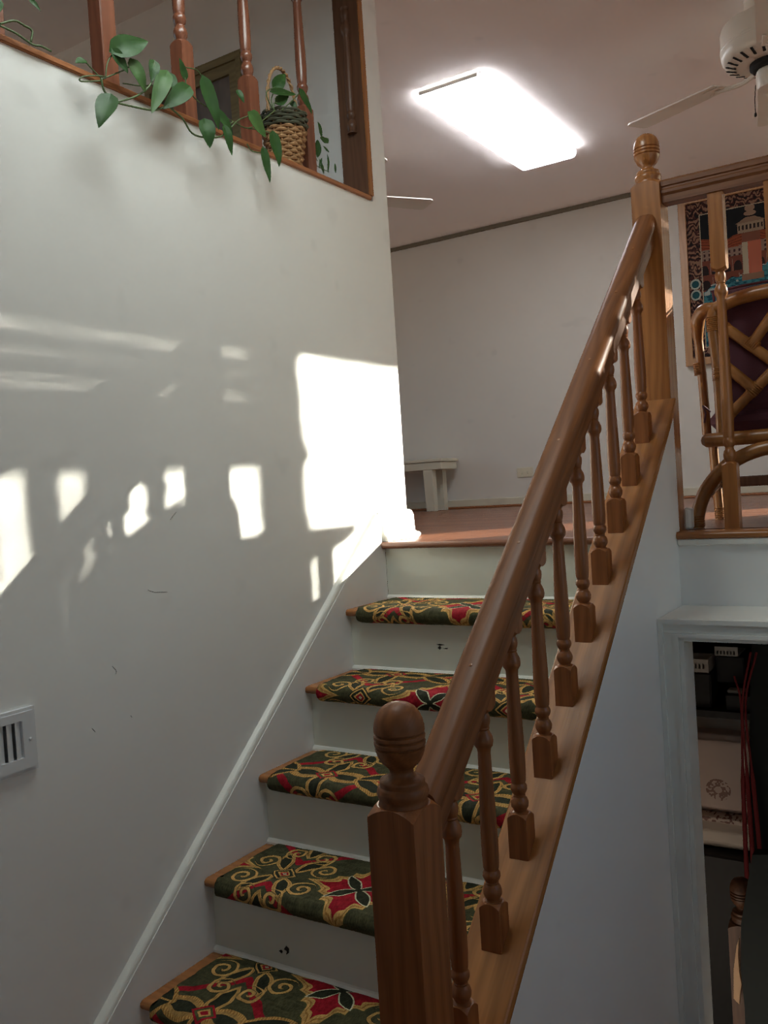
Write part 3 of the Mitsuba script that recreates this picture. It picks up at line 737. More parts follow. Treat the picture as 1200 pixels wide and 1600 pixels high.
# ceiling fans
def fan(label, cx, cy, ang, zb=2.555, R=0.55):
    t = thing('ceiling_fan', label, 'ceiling fan', group=None)
    part(t, 'motor', lathe([(0.085, 2.606), (0.130, 2.608), (0.155, 2.620), (0.167, 2.637), (0.170, 2.655), (0.170, 2.732), (0.163, 2.750), (0.140, 2.762), (0.095, 2.778), (0.080, 2.790), (0.080, 2.8525)], 48, (cx, cy, 0)), 'fan_paint', smooth=35)
    part(t, 'motor_ring', lathe([(0.1702, 2.667), (0.1722, 2.670), (0.1722, 2.676), (0.1702, 2.679)], 48, (cx, cy, 0)), 'fan_paint', smooth=35)
    part(t, 'flywheel', lathe([(0.062, 2.580), (0.072, 2.590), (0.072, 2.6125)], 28, (cx, cy, 0)), 'dark_void', smooth=35)
    part(t, 'switch_cap', lathe([(0.030, 2.505), (0.048, 2.512), (0.052, 2.525), (0.052, 2.570), (0.047, 2.5795)], 28, (cx, cy, 0)), 'fan_paint', smooth=35)
    for i in range(24):
        m = box(-0.0195, 0.0195, -0.0050, 0.0050, -0.0012, 0.0012, 0.0008)
        m.apply_transform(rot((0, 1, 0), -20)); m.apply_translation((0.136, 0, 2.6100))
        a = i * 15
        m.apply_transform(rot((0, 0, 1), a)); m.apply_translation((cx, cy, 0))
        part(t, 'dark_slot_strip', m, 'dark_void')  # solid black strip painted as the shade of an open gap
    for i in range(4):
        a = ang[i]
        M = T().translate([cx, cy, 0]).rotate([0, 0, 1], a)
        bl = []
        r0, r1, w0, w1 = 0.205, R, 0.052, 0.066
        for (r, s) in ((r0, -1), (r1 - 0.03, -1)):
            pass
        out = [(r0, -w0), (r1 - 0.028, -w1)] + [(r1 - 0.028 + 0.028 * math.sin(q), -w1 + 0.028 - 0.028 * math.cos(q)) for q in np.linspace(0.3, math.pi / 2, 5)]
        out = out + [(x, -y) for x, y in out[::-1]]
        m = prism(out, 'z', -0.003, 0.003)
        m.apply_transform(rot((1, 0, 0), -5)); m.apply_translation((0, 0, zb))
        key = part(t, 'blade', m, 'fan_paint', to_world=M)
        iron = cat([tube(spline([(0.060, 0, -0.010), (0.11, 0, -0.022), (0.16, 0, -0.020), (0.235, 0, -0.008)], 5), 0.009, 8), box(0.19, 0.27, -0.034, -0.020, -0.010, -0.0045, 0.002), box(0.19, 0.27, 0.020, 0.034, -0.010, -0.0045, 0.002), box(0.186, 0.205, -0.036, 0.036, -0.010, -0.0045, 0.002)])
        iron.apply_transform(rot((1, 0, 0), -5)); iron.apply_translation((0, 0, zb))
        part(key, 'blade_iron', iron, 'fan_paint', smooth=40, to_world=M)
    c = tube([(cx - 0.053, cy - 0.01, 2.535), (cx - 0.058, cy - 0.012, 2.48), (cx - 0.058, cy - 0.012, 2.43)], 0.0015, 6)
    part(t, 'pull_chain', cat([c, lathe([(0.002, 2.418), (0.005, 2.422), (0.004, 2.432)], 10, (cx - 0.058, cy - 0.012, 0))]), 'dark_void')
    return t
fan('white ceiling fan above the rattan chair, cut by the right picture edge', 1.092, 2.290, (157, 281, 98, 30), zb=2.598, R=0.625)
fan('white ceiling fan of which one blade shows past the end of the stair wall', -0.95, 2.34, (57, 147, 237, 327), zb=2.590)

# outlet and bench at the back wall
t = thing('wall_outlet', 'ivory electrical outlet plate low on the back wall', 'outlet')
part(t, 'plate', box(-0.885, -0.770, 4.234, 4.2399, 1.142, 1.207, 0.002), 'ivory_plastic')
for x in (-0.848, -0.807):
    k = part(t, 'socket', lathe([(0.0145, 0), (0.0145, 0.002)], 16).apply_transform(rot((1, 0, 0), 90)).apply_translation((x, 4.234, 1.1745)), 'ivory_plastic', smooth=40)
    part(k, 'slots', cat([box(x - 0.005, x - 0.0035, 4.2312, 4.2319, 1.171, 1.180), box(x + 0.0035, x + 0.005, 4.2312, 4.2319, 1.171, 1.180), box(x - 0.002, x + 0.002, 4.2312, 4.2319, 1.164, 1.168)]), 'dark_void')  # black boxes stand for the shade inside the openings
t = thing('bench', 'low white wooden bench standing by the back wall', 'bench')
part(t, 'top', box(-2.45, -1.305, 3.955, 4.20, 1.285, 1.306, 0.003), 'beige_paint')
part(t, 'apron', box(-2.44, -1.315, 3.962, 4.19, 1.232, 1.284, 0.003), 'beige_paint')
for x in (-1.425, -2.36):
    for y in (3.985, 4.13):
        m = trimesh.convex.convex_hull(np.array([(x - 0.022, y - 0.022, 0.951), (x + 0.038, y - 0.022, 0.951), (x - 0.022, y + 0.030, 0.951), (x + 0.038, y + 0.030, 0.951), (x - 0.034, y - 0.022, 1.2315), (x + 0.038, y - 0.022, 1.2315), (x - 0.034, y + 0.030, 1.2315), (x + 0.038, y + 0.030, 1.2315)]))
        part(t, 'leg', m, 'beige_paint')

# framed tapestry
t = thing('tapestry', 'framed dark tapestry of a harbour town with a tower on the back wall', 'tapestry')
part(t, 'frame', section(rect(0.268, 1.60, 1.742, 2.742), [rect(0.310, 1.558, 1.784, 2.700)], 'y', 4.205, 4.2255), 'frame_oak', label='light oak frame')
part(t, 'print', box(0.309, 1.559, 4.219, 4.2255, 1.783, 2.701), 'tapestry_print')

# picture in the upper hallway
t = thing('picture_frame', 'olive wooden picture frame on the hallway wall behind the spindles', 'picture')
fx0, fx1, fz0, fz1 = -1.10, -0.572, 2.16, 2.805
part(t, 'frame', section(rect(fx0, fx1, fz0, fz1), [rect(fx0 + 0.075, fx1 - 0.075, fz0 + 0.075, fz1 - 0.075)], 'y', 1.280, 1.2995), 'frame_olive')
part(t, 'frame_lip', section(rect(fx0 + 0.012, fx1 - 0.012, fz0 + 0.012, fz1 - 0.012), [rect(fx0 + 0.034, fx1 - 0.034, fz0 + 0.034, fz1 - 0.034)], 'y', 1.272, 1.2799), 'frame_olive')
part(t, 'print', box(fx0 + 0.074, fx1 - 0.074, 1.292, 1.2995, fz0 + 0.074, fz1 - 0.074), 'picture_print')

# ------------------------------------------------------------------ basket and pothos
BX, BY, BZ = -0.066, 0.838, 2.1165
t = thing('wicker_basket', 'small round wicker basket with an arched handle standing on the sill', 'basket')
def brad(z):
    return 0.043 + 0.023 * min(1, z / 0.115)
n = 72
rows = 11
for part_name, r0, r1, ra, bs in (('weave', 0, rows, 0.0048, 'wicker'), ('rim', rows, rows + 5, 0.0046, 'wicker_green')):
    ms = []
    for i in range(r0, r1):
        z = 0.006 + i * 0.0098
        a = np.linspace(0, 2 * np.pi, n, endpoint=True)
        r = brad(z) + 0.0032 * np.cos(a * 9 + math.pi * (i % 2)) + (0.003 if i >= rows else 0)
        ms.append(tube(np.stack([BX + r * np.cos(a), BY + r * np.sin(a), np.full(n, BZ + z)], 1), ra, 6))
    part(t, part_name, cat(ms), bs, smooth=40, stuff=True)
ms = []
for i in range(18):
    a = i * 2 * np.pi / 18
    P = [(BX + brad(z) * math.cos(a), BY + brad(z) * math.sin(a), BZ + z) for z in (0.003, 0.05, 0.10, 0.155)]
    ms.append(tube(P, 0.0032, 6))
part(t, 'stakes', cat(ms), 'wicker', smooth=40)
part(t, 'bottom', lathe([(0.041, 0.0005), (0.043, 0.006)], 24, (BX, BY, BZ)), 'wicker')
for q in (0.0, math.pi):
    s = np.linspace(0, 1, 40)
    ang = math.pi * s
    P = np.stack([BX + 0.004 * np.cos(s * 50 + q), BY - 0.071 * np.cos(ang), BZ + 0.150 + 0.150 * np.sin(ang) ** 0.8 + 0.003 * np.sin(s * 50 + q)], 1)
    part(t, 'handle_strand', tube(P, 0.0034, 6), 'wicker', smooth=40)
thing('soil', 'dark potting soil filling the wicker basket', 'soil', lathe([(0.057, 0.138), (0.058, 0.146)], 20, (BX, BY, BZ)), 'black_goods')

LEAVES = [
    ((0.0264, 0.1043, 2.1688), (0.0339, 0.2076, 2.2292), 0.053),
    ((0.0264, 0.1002, 2.1644), (0.0339, 0.1333, 2.1246), 0.029),
    ((0.014, 0.0222, 2.1196), (0.0215, -0.0076, 2.1023), 0.02),
    ((0.0481, 0.0576, 2.0398), (0.0556, 0.0142, 1.9622), 0.047),
    ((0.0264, 0.1546, 2.1595), (0.0339, 0.1855, 2.0996), 0.036),
    ((0.0202, 0.2308, 2.189), (0.0277, 0.2128, 2.1363), 0.029),
    ((0.0326, 0.2539, 2.1629), (0.0401, 0.1936, 2.054), 0.04),
    ((0.0264, 0.3305, 2.1567), (0.0339, 0.2386, 2.0791), 0.045),
    ((-0.0046, 0.3594, 2.2045), (0.0029, 0.338, 2.2444), 0.021),
    ((0.0326, 0.3913, 2.1932), (0.0401, 0.4292, 2.0827), 0.039),
    ((0.0264, 0.4393, 2.134), (0.0339, 0.4905, 2.0893), 0.028),
    ((0.045, 0.3699, 2.0828), (0.0525, 0.3742, 2.0179), 0.042),
    ((0.0388, 0.4509, 2.0928), (0.0463, 0.4654, 2.0254), 0.025),
    ((0.0326, 0.5635, 2.163), (0.0401, 0.62, 2.1189), 0.052),
    ((0.0326, 0.6111, 2.0797), (0.0401, 0.6236, 1.995), 0.025),
    ((0.0388, 0.6507, 2.1336), (0.0463, 0.6636, 2.0482), 0.036),
    ((0.014, 0.2926, 2.1804), (0.0215, 0.2978, 2.1298), 0.022),
    ((-0.05, 0.6178, 2.2706), (-0.038, 0.6279, 2.2383), 0.018),
    ((-0.04, 0.7756, 2.3319), (-0.028, 0.8174, 2.3842), 0.038),
    ((-0.02, 0.7424, 2.3019), (-0.0095, 0.8433, 2.327), 0.022),
    ((-0.03, 0.767, 2.2813), (-0.018, 0.8128, 2.3155), 0.03),
    ((-0.0046, 0.8534, 2.3346), (0.0029, 0.8982, 2.2799), 0.025),
    ((-0.03, 0.8391, 2.3048), (-0.018, 0.8465, 2.2847), 0.019),
    ((-0.0046, -0.1681, 2.1742), (0.0029, -0.1975, 2.1249), 0.018),
    ((-0.05, -0.057, 2.2403), (-0.038, -0.0416, 2.2205), 0.011),
]
VINES = [
    [(0.014, 0.0813, 2.1036), (0.014, 0.0536, 2.0968), (0.014, 0.0135, 2.0799), (0.014, 0.0108, 2.0692), (0.014, 0.0712, 2.0914)],
    [(0.0264, 0.0569, 2.0885), (0.0264, 0.0619, 2.0646), (0.0264, 0.0772, 2.0525)],
    [(0.0264, 0.0619, 2.0646), (0.0264, 0.0785, 2.0472), (0.0264, 0.1026, 2.0478), (0.0264, 0.1508, 2.0546), (0.0264, 0.2115, 2.0665), (0.0264, 0.2595, 2.0926)],
    [(0.0202, 0.1086, 2.0544), (0.0202, 0.1693, 2.0891), (0.0202, 0.2154, 2.1333), (0.0202, 0.2308, 2.189)],
    [(0.014, 0.0716, 2.0959), (0.014, 0.1429, 2.1428), (0.014, 0.1664, 2.1676)],
    [(0.0016, 0.1435, 2.1141), (0.0016, 0.21, 2.1309), (0.0016, 0.2905, 2.1677), (0.0016, 0.3054, 2.1886)],
    [(0.0295, 0.2564, 2.0907), (0.0295, 0.3042, 2.0747), (0.0295, 0.3347, 2.0476), (0.0295, 0.3853, 2.0512), (0.0295, 0.4418, 2.0711), (0.0295, 0.4763, 2.098)],
    [(0.0264, 0.5494, 2.0829), (0.0264, 0.569, 2.0695), (0.0264, 0.6183, 2.078)],
    [(0.0202, 0.487, 2.1037), (0.0202, 0.5261, 2.141), (0.0202, 0.5786, 2.1711)],
    [(-0.0046, -0.172, 2.1286), (-0.0046, -0.1376, 2.1488), (-0.0046, -0.1133, 2.1479), (-0.0046, -0.095, 2.1444), (-0.0046, -0.1002, 2.1196)],
    [(-0.0015, -0.1746, 2.1227), (-0.0015, -0.1376, 2.1215), (-0.0015, -0.0999, 2.1134), (-0.0015, -0.0774, 2.1179), (-0.0015, -0.0517, 2.1166)],
    [(-0.0046, 0.7227, 2.2378), (-0.0046, 0.6459, 2.1776), (-0.0046, 0.5912, 2.1468), (-0.0046, 0.5338, 2.1467), (-0.0046, 0.4744, 2.1537)],
    [(0.0202, 0.5048, 2.131), (0.0202, 0.4722, 2.1043)],
    [(0.0078, 0.4603, 2.1458), (0.0078, 0.3941, 2.1493), (0.0078, 0.3503, 2.1688)],
    [(0.0202, 0.0758, 2.0998), (0.0202, 0.0844, 2.1345), (0.0202, 0.11, 2.1729)],
    [(0.014, 0.0222, 2.1196), (0.014, 0.0508, 2.1043), (0.014, 0.0679, 2.0961)],
    [(0.014, 0.5688, 2.1351), (0.014, 0.6488, 2.1503), (0.014, 0.6824, 2.1495)],
    [(0.0202, 0.2665, 2.171), (0.0202, 0.2436, 2.1276), (0.0202, 0.2179, 2.0733)],
    [(-0.04, 0.7535, 2.2612), (-0.04, 0.7314, 2.3003), (-0.04, 0.7756, 2.3319)],
    [(-0.03, 0.7437, 2.2552), (-0.03, 0.7407, 2.282), (-0.03, 0.7552, 2.3091)],
    [(-0.03, 0.7494, 2.2533), (-0.03, 0.7514, 2.2725), (-0.03, 0.767, 2.2813)],
    [(-0.02, 0.7731, 2.2581), (-0.02, 0.8261, 2.3015), (-0.02, 0.8745, 2.3462)],
    [(0.014, 0.4119, 2.2058), (0.014, 0.386, 2.2261), (0.014, 0.3445, 2.2194)],
    [(0.0326, 0.3819, 2.0494), (0.0326, 0.3748, 2.0715), (0.0326, 0.3835, 2.0904)],
    [(0.0016, 0.3569, 2.1728), (0.0016, 0.3528, 2.2004)],
]
TRAIL = [
    ((-0.08, 1.04, 2.3229), (-0.08, 1.0593, 2.2773), 0.014),
    ((-0.08, 1.0449, 2.2731), (-0.08, 1.0868, 2.2708), 0.019),
    ((-0.08, 1.0299, 2.2626), (-0.08, 1.027, 2.2045), 0.025),
    ((-0.08, 1.0738, 2.2816), (-0.08, 1.09, 2.2676), 0.017),
    ((-0.08, 1.0337, 2.2022), (-0.08, 1.0568, 2.159), 0.01),
    ((-0.08, 1.0825, 2.2322), (-0.08, 1.0827, 2.1699), 0.008),
    ((-0.08, 1.0485, 2.2104), (-0.08, 1.0304, 2.1727), 0.008),
    ((-0.08, 1.1197, 2.2111), (-0.08, 1.1236, 2.1806), 0.008),
    ((-0.08, 1.0599, 2.2507), (-0.08, 1.094, 2.2396), 0.008),
]

TOW = CAM + 0.0
def leaf(bp, tp_, w, seed, fold=0.25, narrow=False):
    bp, tp_ = np.array(bp, float), np.array(tp_, float)
    r = np.random.default_rng(seed)
    L = np.linalg.norm(tp_ - bp)
    d = (tp_ - bp) / L
    out = np.array([1.0, -0.55, 0.15]) + 0.5 * (r.random(3) - 0.5)      # the side that leaves turn to the light
    s = np.cross(d, out); s /= np.linalg.norm(s)
    nrm = np.cross(s, d)
    U = np.linspace(0, 1, 11)
    prof = np.sin(np.pi * np.clip(U, 0, 1) ** 0.62) ** 0.75 * (1 - 0.25 * U)
    prof = prof / prof.max()
    if narrow: prof = np.sin(np.pi * U) ** 0.8
    V, F = [], []
    for i, u in enumerate(U):
        hw = w / 2 * prof[i]
        for q in (-1, -0.5, 0, 0.5, 1):
            back = -0.10 * L * (abs(q) ** 1.5) * (1 - u) ** 3 * (0 if narrow else 1.6)
            c = bp + d * (L * u + back) + s * hw * q + nrm * (fold * hw * abs(q) - 0.14 * L * (u - 0.3) ** 2 + 0.02 * L * math.sin(7 * u + seed))
            V.append(c)
    for i in range(len(U) - 1):
        for q in range(4):
            a = i * 5 + q
            F += [(a, a + 1, a + 6), (a, a + 6, a + 5)]
    top = trimesh.Trimesh(np.array(V), np.array(F), process=False)
    nv = top.vertex_normals
    V2 = np.vstack([top.vertices, top.vertices - nv * 0.0007])
    F2 = list(F) + [(a + len(V), c + len(V), b + len(V)) for a, b, c in F]
    return trimesh.Trimesh(V2, np.array(F2), process=False)
t = thing('pothos_plant', 'trailing green pothos growing from the wicker basket along the sill', 'plant')
for i, pts in enumerate(VINES):
    part(t, 'vine', tube(spline(np.array(pts), 5), 0.0024 if i in (1, 2, 3, 6, 9, 10) else 0.0017, 7), 'stem_green', smooth=True)
for i, (b_, p_, w) in enumerate(LEAVES):
    part(t, 'leaf', leaf(b_, p_, w, i), 'leaf_light' if i in (4, 6, 13) else 'leaf_green', smooth=True)
t = thing('small_trailing_plant', 'small thin-leaved trailing plant on the sill right of the basket', 'plant')
part(t, 'vine', cat([tube(spline(np.array(q), 5), 0.0013, 6) for q in ([(-0.085, 0.93, 2.2), (-0.08, 0.955, 2.26), (-0.08, 0.975, 2.255), (-0.08, 0.985, 2.21)], [(-0.085, 0.93, 2.19), (-0.08, 0.97, 2.20), (-0.08, 1.0, 2.215), (-0.078, 1.02, 2.19)], [(-0.085, 0.94, 2.17), (-0.08, 0.98, 2.19), (-0.08, 1.02, 2.175), (-0.078, 1.08, 2.172)], [(-0.085, 0.93, 2.13), (-0.08, 0.95, 2.17), (-0.08, 0.965, 2.17), (-0.078, 0.97, 2.13)])]), 'stem_green', smooth=True)
for i, (b_, p_, w) in enumerate(TRAIL):
    part(t, 'leaf', leaf(b_, p_, w, 50 + i, 0.2, True), 'leaf_green', smooth=True)

# ------------------------------------------------------------------ rattan chair and table
def bind(P, r, n=5, gap=0.0055):
    """wrapped cane rings around a straight piece centred at P[0] along P[1]"""
    c, d = np.array(P[0], float), np.array(P[1], float); d /= np.linalg.norm(d)
    ms = []
    for i in range(n):
        q = c + d * (i - (n - 1) / 2) * gap
        ms.append(tube([q - d * 0.0022, q, q + d * 0.0022], [r * 1.04, r * 1.16, r * 1.04], 12))
    return cat(ms)
CX, YB, YF = 1.195, 1.425, 1.80           # centre, back plane, front legs
ch = thing('rattan_chair', 'rattan dining chair with plum cushions seen from behind through the level railing', 'chair')
rl = 0.0165
for s in (-1, 1):
    def X(v): return CX + s * v
    part(ch, 'back_post', tube(spline([(X(0.163), YB, 1.200), (X(0.164), YB - 0.004, 1.40), (X(0.172), YB - 0.010, 1.555), (X(0.160), YB - 0.008, 1.600)], 6), rl, 12), 'rattan', smooth=50)
    part(ch, 'binding', bind(((X(0.1715), YB - 0.010, 1.548), (0.0, 0, 1)), rl, 8), 'rattan', smooth=40)
    part(ch, 'binding', bind(((X(0.1635), YB - 0.004, 1.40), (0, 0, 1)), rl, 7), 'rattan', smooth=40)
    arm = spline([(X(0.156), YB - 0.008, 1.593), (X(0.195), YB + 0.004, 1.596), (X(0.220), YB + 0.030, 1.576), (X(0.229), YB + 0.052, 1.540), (X(0.229), YB + 0.062, 1.490), (X(0.225), YB + 0.068, 1.370), (X(0.222), YB + 0.070, 1.228)], 6)
    part(ch, 'arm', tube(arm, np.r_[np.linspace(0.0165, 0.021, 14), np.linspace(0.021, 0.0145, 8), np.full(len(arm) - 22, 0.0135)], 12), 'rattan', smooth=50)
    part(ch, 'binding', bind(((X(0.2345), YB + 0.0655, 1.43), (0.07 * -s, 0, -1)), 0.0140, 7), 'rattan', smooth=40)
    part(ch, 'seat_side', tube([(X(0.200), YB - 0.02, 1.208), (X(0.285), YF + 0.03, 1.224)], 0.020, 12), 'rattan', smooth=50)
    part(ch, 'front_leg', tube(spline([(X(0.272), YF, 1.205), (X(0.268), YF, 1.08), (X(0.262), YF, 0.951)], 5), 0.0155, 12), 'rattan', smooth=50)
    part(ch, 'binding', bind(((X(0.2625), YF, 0.975), (0, 0, 1)), 0.0155, 6, 0.006), 'rattan', smooth=40)
    part(ch, 'stretcher', tube([(X(0.2), YB - 0.02, 1.055), (X(0.262), YF, 1.07)], 0.012, 10), 'rattan', smooth=50)
part(ch, 'stretcher', box(CX - 0.262, CX + 0.262, YF - 0.010, YF + 0.010, 1.058, 1.092, 0.004), 'dark_shaded_wood')
hoop = spline([(CX - 0.238, YB - 0.045, 0.9515), (CX - 0.232, YB - 0.045, 1.00), (CX - 0.205, YB - 0.045, 1.065), (CX - 0.145, YB - 0.044, 1.130), (CX - 0.07, YB - 0.042, 1.166), (CX, YB - 0.042, 1.175), (CX + 0.07, YB - 0.042, 1.166), (CX + 0.145, YB - 0.044, 1.130), (CX + 0.205, YB - 0.045, 1.065), (CX + 0.232, YB - 0.045, 1.00), (CX + 0.238, YB - 0.045, 0.9515)], 5)
part(ch, 'rear_leg_hoop', tube(hoop, 0.0205, 12), 'rattan', smooth=50)
for s in (-1, 1):
    part(ch, 'binding', bind(((CX + s * 0.2375, YB - 0.045, 0.972), (0, 0, 1)), 0.0205, 5, 0.007), 'rattan', smooth=40)
part(ch, 'top_rail', tube(spline([(CX - 0.160, YB - 0.008, 1.592), (CX - 0.10, YB - 0.014, 1.610), (CX, YB - 0.018, 1.618), (CX + 0.10, YB - 0.014, 1.610), (CX + 0.160, YB - 0.008, 1.592)], 6), 0.0205, 12), 'rattan', smooth=50)
part(ch, 'seat_back_rail', tube([(CX - 0.205, YB - 0.02, 1.208), (CX + 0.205, YB - 0.02, 1.208)], 0.0205, 12), 'rattan', smooth=50)
part(ch, 'seat_front_rail', tube([(CX - 0.285, YF + 0.02, 1.222), (CX + 0.285, YF + 0.02, 1.222)], 0.0195, 12), 'rattan', smooth=50)
yl = YB - 0.008
N = {'a0': (-0.150, 1.545), 'a1': (0.150, 1.268), 'd0': (-0.150, 1.268), 'd1': (0.150, 1.545), 'n1': (-0.066, 1.474), 'n1m': (0.066, 1.474), 'top': (0.0, 1.560), 'n2': (-0.066, 1.345), 'n2m': (0.066, 1.345), 'c0': (-0.150, 1.430), 'c0m': (0.150, 1.430)}
def bar(a, b, r=0.0155, dy=0.0):
    (xa, za), (xb, zb) = N[a], N[b]
    part(ch, 'lattice_cane', tube([(CX + xa, yl + dy, za), (CX + (xa + xb) / 2, yl + dy, (za + zb) / 2), (CX + xb, yl + dy, zb)], r, 12), 'rattan', smooth=50)
bar('a0', 'a1'); bar('d0', 'd1', dy=0.006)
for a, b_ in (('n1', 'top'), ('n1m', 'top'), ('c0', 'n2'), ('c0m', 'n2m')):
    bar(a, b_, dy=-0.002)
for nme in ('n1', 'n1m', 'n2', 'n2m'):
    x_, z_ = N[nme]
    sgn = -1 if x_ < 0 else 1
    dirv = (sgn * 0.300, 0, 0.277) if nme.startswith('n1') else (sgn * 0.30, 0, -0.277)
    part(ch, 'binding', bind(((CX + x_, yl, z_), dirv), 0.0165, 6, 0.006), 'rattan', smooth=40)
for nme, dv in (('a0', (0.3, 0, -0.277)), ('d1', (0.3, 0, 0.277)), ('d0', (0.3, 0, 0.277)), ('a1', (0.3, 0, -0.277))):
    x_, z_ = N[nme]
    q = np.array(dv) / np.linalg.norm(dv) * (0.014 if x_ < 0 else -0.014)
    part(ch, 'binding', bind(((CX + x_ + q[0], yl, z_ + q[2]), dv), 0.0155, 4, 0.006), 'rattan', smooth=40)

def cushion(x0, x1, y0, y1, z0, z1, r, bulge):
    m = box(x0, x1, y0, y1, z0, z1, r)
    m = m.subdivide().subdivide().subdivide()
    v = np.array(m.vertices)
    c = np.array([(x0 + x1) / 2, (y0 + y1) / 2, (z0 + z1) / 2]); h = np.array([(x1 - x0) / 2, (y1 - y0) / 2, (z1 - z0) / 2])
    q = (v - c) / h
    thin = int(np.argmin(h))
    oth = [i for i in range(3) if i != thin]
    v[:, thin] += np.sign(q[:, thin]) * (np.abs(q[:, thin]) > 0.3) * bulge * (1 - q[:, oth[0]] ** 2) * (1 - q[:, oth[1]] ** 2)
    m = trimesh.Trimesh(v, m.faces, process=False)
    return m
cb = part(ch, 'back_cushion', cushion(CX - 0.168, CX + 0.168, YB + 0.020, YB + 0.075, 1.285, 1.650, 0.022, 0.012), 'plum_fabric', smooth=True, label='plum fabric back cushion')
part(cb, 'piping', cat([tube(spline([(CX - 0.170, YB + 0.022, 1.31), (CX - 0.170, YB + 0.022, 1.615), (CX - 0.145, YB + 0.022, 1.648), (CX + 0.145, YB + 0.022, 1.648), (CX + 0.170, YB + 0.022, 1.615), (CX + 0.170, YB + 0.022, 1.31)], 4), 0.004, 8)]), 'plum_fabric', smooth=50)
cs_ = part(ch, 'seat_cushion', cushion(CX - 0.206, CX + 0.206, YB + 0.025, YF + 0.045, 1.232, 1.300, 0.025, 0.010), 'plum_fabric', smooth=True, label='plum fabric seat cushion')
part(cs_, 'tie', tube(spline([(CX - 0.200, YB + 0.03, 1.295), (CX - 0.215, YB + 0.005, 1.312), (CX - 0.205, YB - 0.01, 1.290), (CX - 0.212, YB + 0.0, 1.262)], 5), 0.003, 6), 'plum_fabric', smooth=True)

tb = thing('added_console_table', 'unseen narrow wooden table added beyond the rattan chair for its wall shadow', 'table')  # unseen, added and sized for the shadow it throws on the wall
part(tb, 'tabletop', prism([(1.52, 1.89), (1.52, 2.636), (1.526, 2.645), (1.615, 2.645), (1.62, 2.636), (1.62, 1.89)], 'z', 1.713, 1.733), 'oak_x')
part(tb, 'apron', box(1.535, 1.605, 1.91, 2.52, 1.681, 1.7125), 'oak_x')
part(tb, 'sun_block_panel', section(rect(1.91, 2.32, 0.951, 1.6805), [rect(2.056, 2.099, 1.566, 1.671)], 'x', 1.595, 1.610), 'oak_z')  # panel and gap shaped to block and pass the sun
for y in (1.93, 2.511):
    part(tb, 'leg', box(1.545, 1.5945, y - 0.025, y + 0.025, 0.951, 1.6805, 0.004), 'oak_z')

# second, armless chair, unseen, added so its shadow darkens the left wall
c2 = thing('added_side_chair', 'unseen armless rattan chair added right of the rattan chair to block sun', 'chair')
C2, YB2, YF2 = 1.705, 1.43, 1.80
for s in (-1, 1):
    part(c2, 'back_post', tube([(C2 + s * 0.19, YB2, 0.951), (C2 + s * 0.19, YB2, 1.70)], 0.0165, 12), 'rattan', smooth=50)
    part(c2, 'front_leg', tube([(C2 + s * 0.19, YF2, 0.951), (C2 + s * 0.19, YF2, 1.22)], 0.0165, 12), 'rattan', smooth=50)
part(c2, 'top_rail', tube([(C2 - 0.20, YB2, 1.64), (C2 + 0.20, YB2, 1.70)], 0.02, 12), 'rattan', smooth=50)
part(c2, 'seat', box(C2 - 0.20, C2 + 0.20, YB2 + 0.02, YF2 + 0.02, 1.20, 1.27, 0.02), 'plum_fabric')
part(c2, 'back_cushion', box(C2 - 0.17, C2 + 0.17, YB2 - 0.02, YB2 + 0.03, 1.275, 1.678, 0.02), 'plum_fabric')

# ------------------------------------------------------------------ blind and curtain at the dining windows (outside the frame)
bl = thing('window_blind', 'white slatted blind half lowered over the dining window', 'blind')
part(bl, 'head_rail', box(2.40, 2.445, 2.24, 3.20, 2.676, 2.72, 0.003), 'slat_white')
# slats as blades; a few gaps stay open near the top
zs, gaps = 2.674, [0.0, .0095, 0, .0060, 0, .0085, 0, .0025, 0, .0015, 0, 0, 0, 0, 0]
i = 0
while zs > 2.352:
    h = 0.0255
    g = gaps[i] if i < len(gaps) else 0
    zs -= g
    m = box(-0.001, 0.001, 2.24, 3.20, -h / 2 - 0.002, h / 2 + 0.002)
    m.apply_transform(rot((0, 1, 0), 6 if i % 2 else 8, (0, 0, 0)))
    m.apply_translation((2.42, 0, zs - h / 2))
    part(bl, 'slat', m, 'slat_white')
    zs -= h
    i += 1
part(bl, 'bottom_rail', box(2.412, 2.428, 2.24, 3.20, 2.334, 2.352, 0.003), 'slat_white')
sc = [(3.304, 2.676), (3.304, 2.655), (3.296, 2.636), (3.300, 2.617), (3.294, 2.599), (3.301, 2.572), (3.295, 2.549), (3.307, 2.524), (3.296, 2.504), (3.302, 2.484), (3.291, 2.458), (3.306, 2.444), (3.295, 2.418), (3.309, 2.398), (3.318, 2.363), (3.333, 2.353), (3.297, 2.323), (3.289, 2.267), (3.291, 2.192), (3.307, 2.145), (3.300, 1.50), (3.135, 1.50), (3.135, 2.676)]
thing('curtain', 'pale curtain with a scalloped edge beside the dining window', 'curtain', prism(sc, 'x', 2.383, 2.393), 'curtain_cloth')

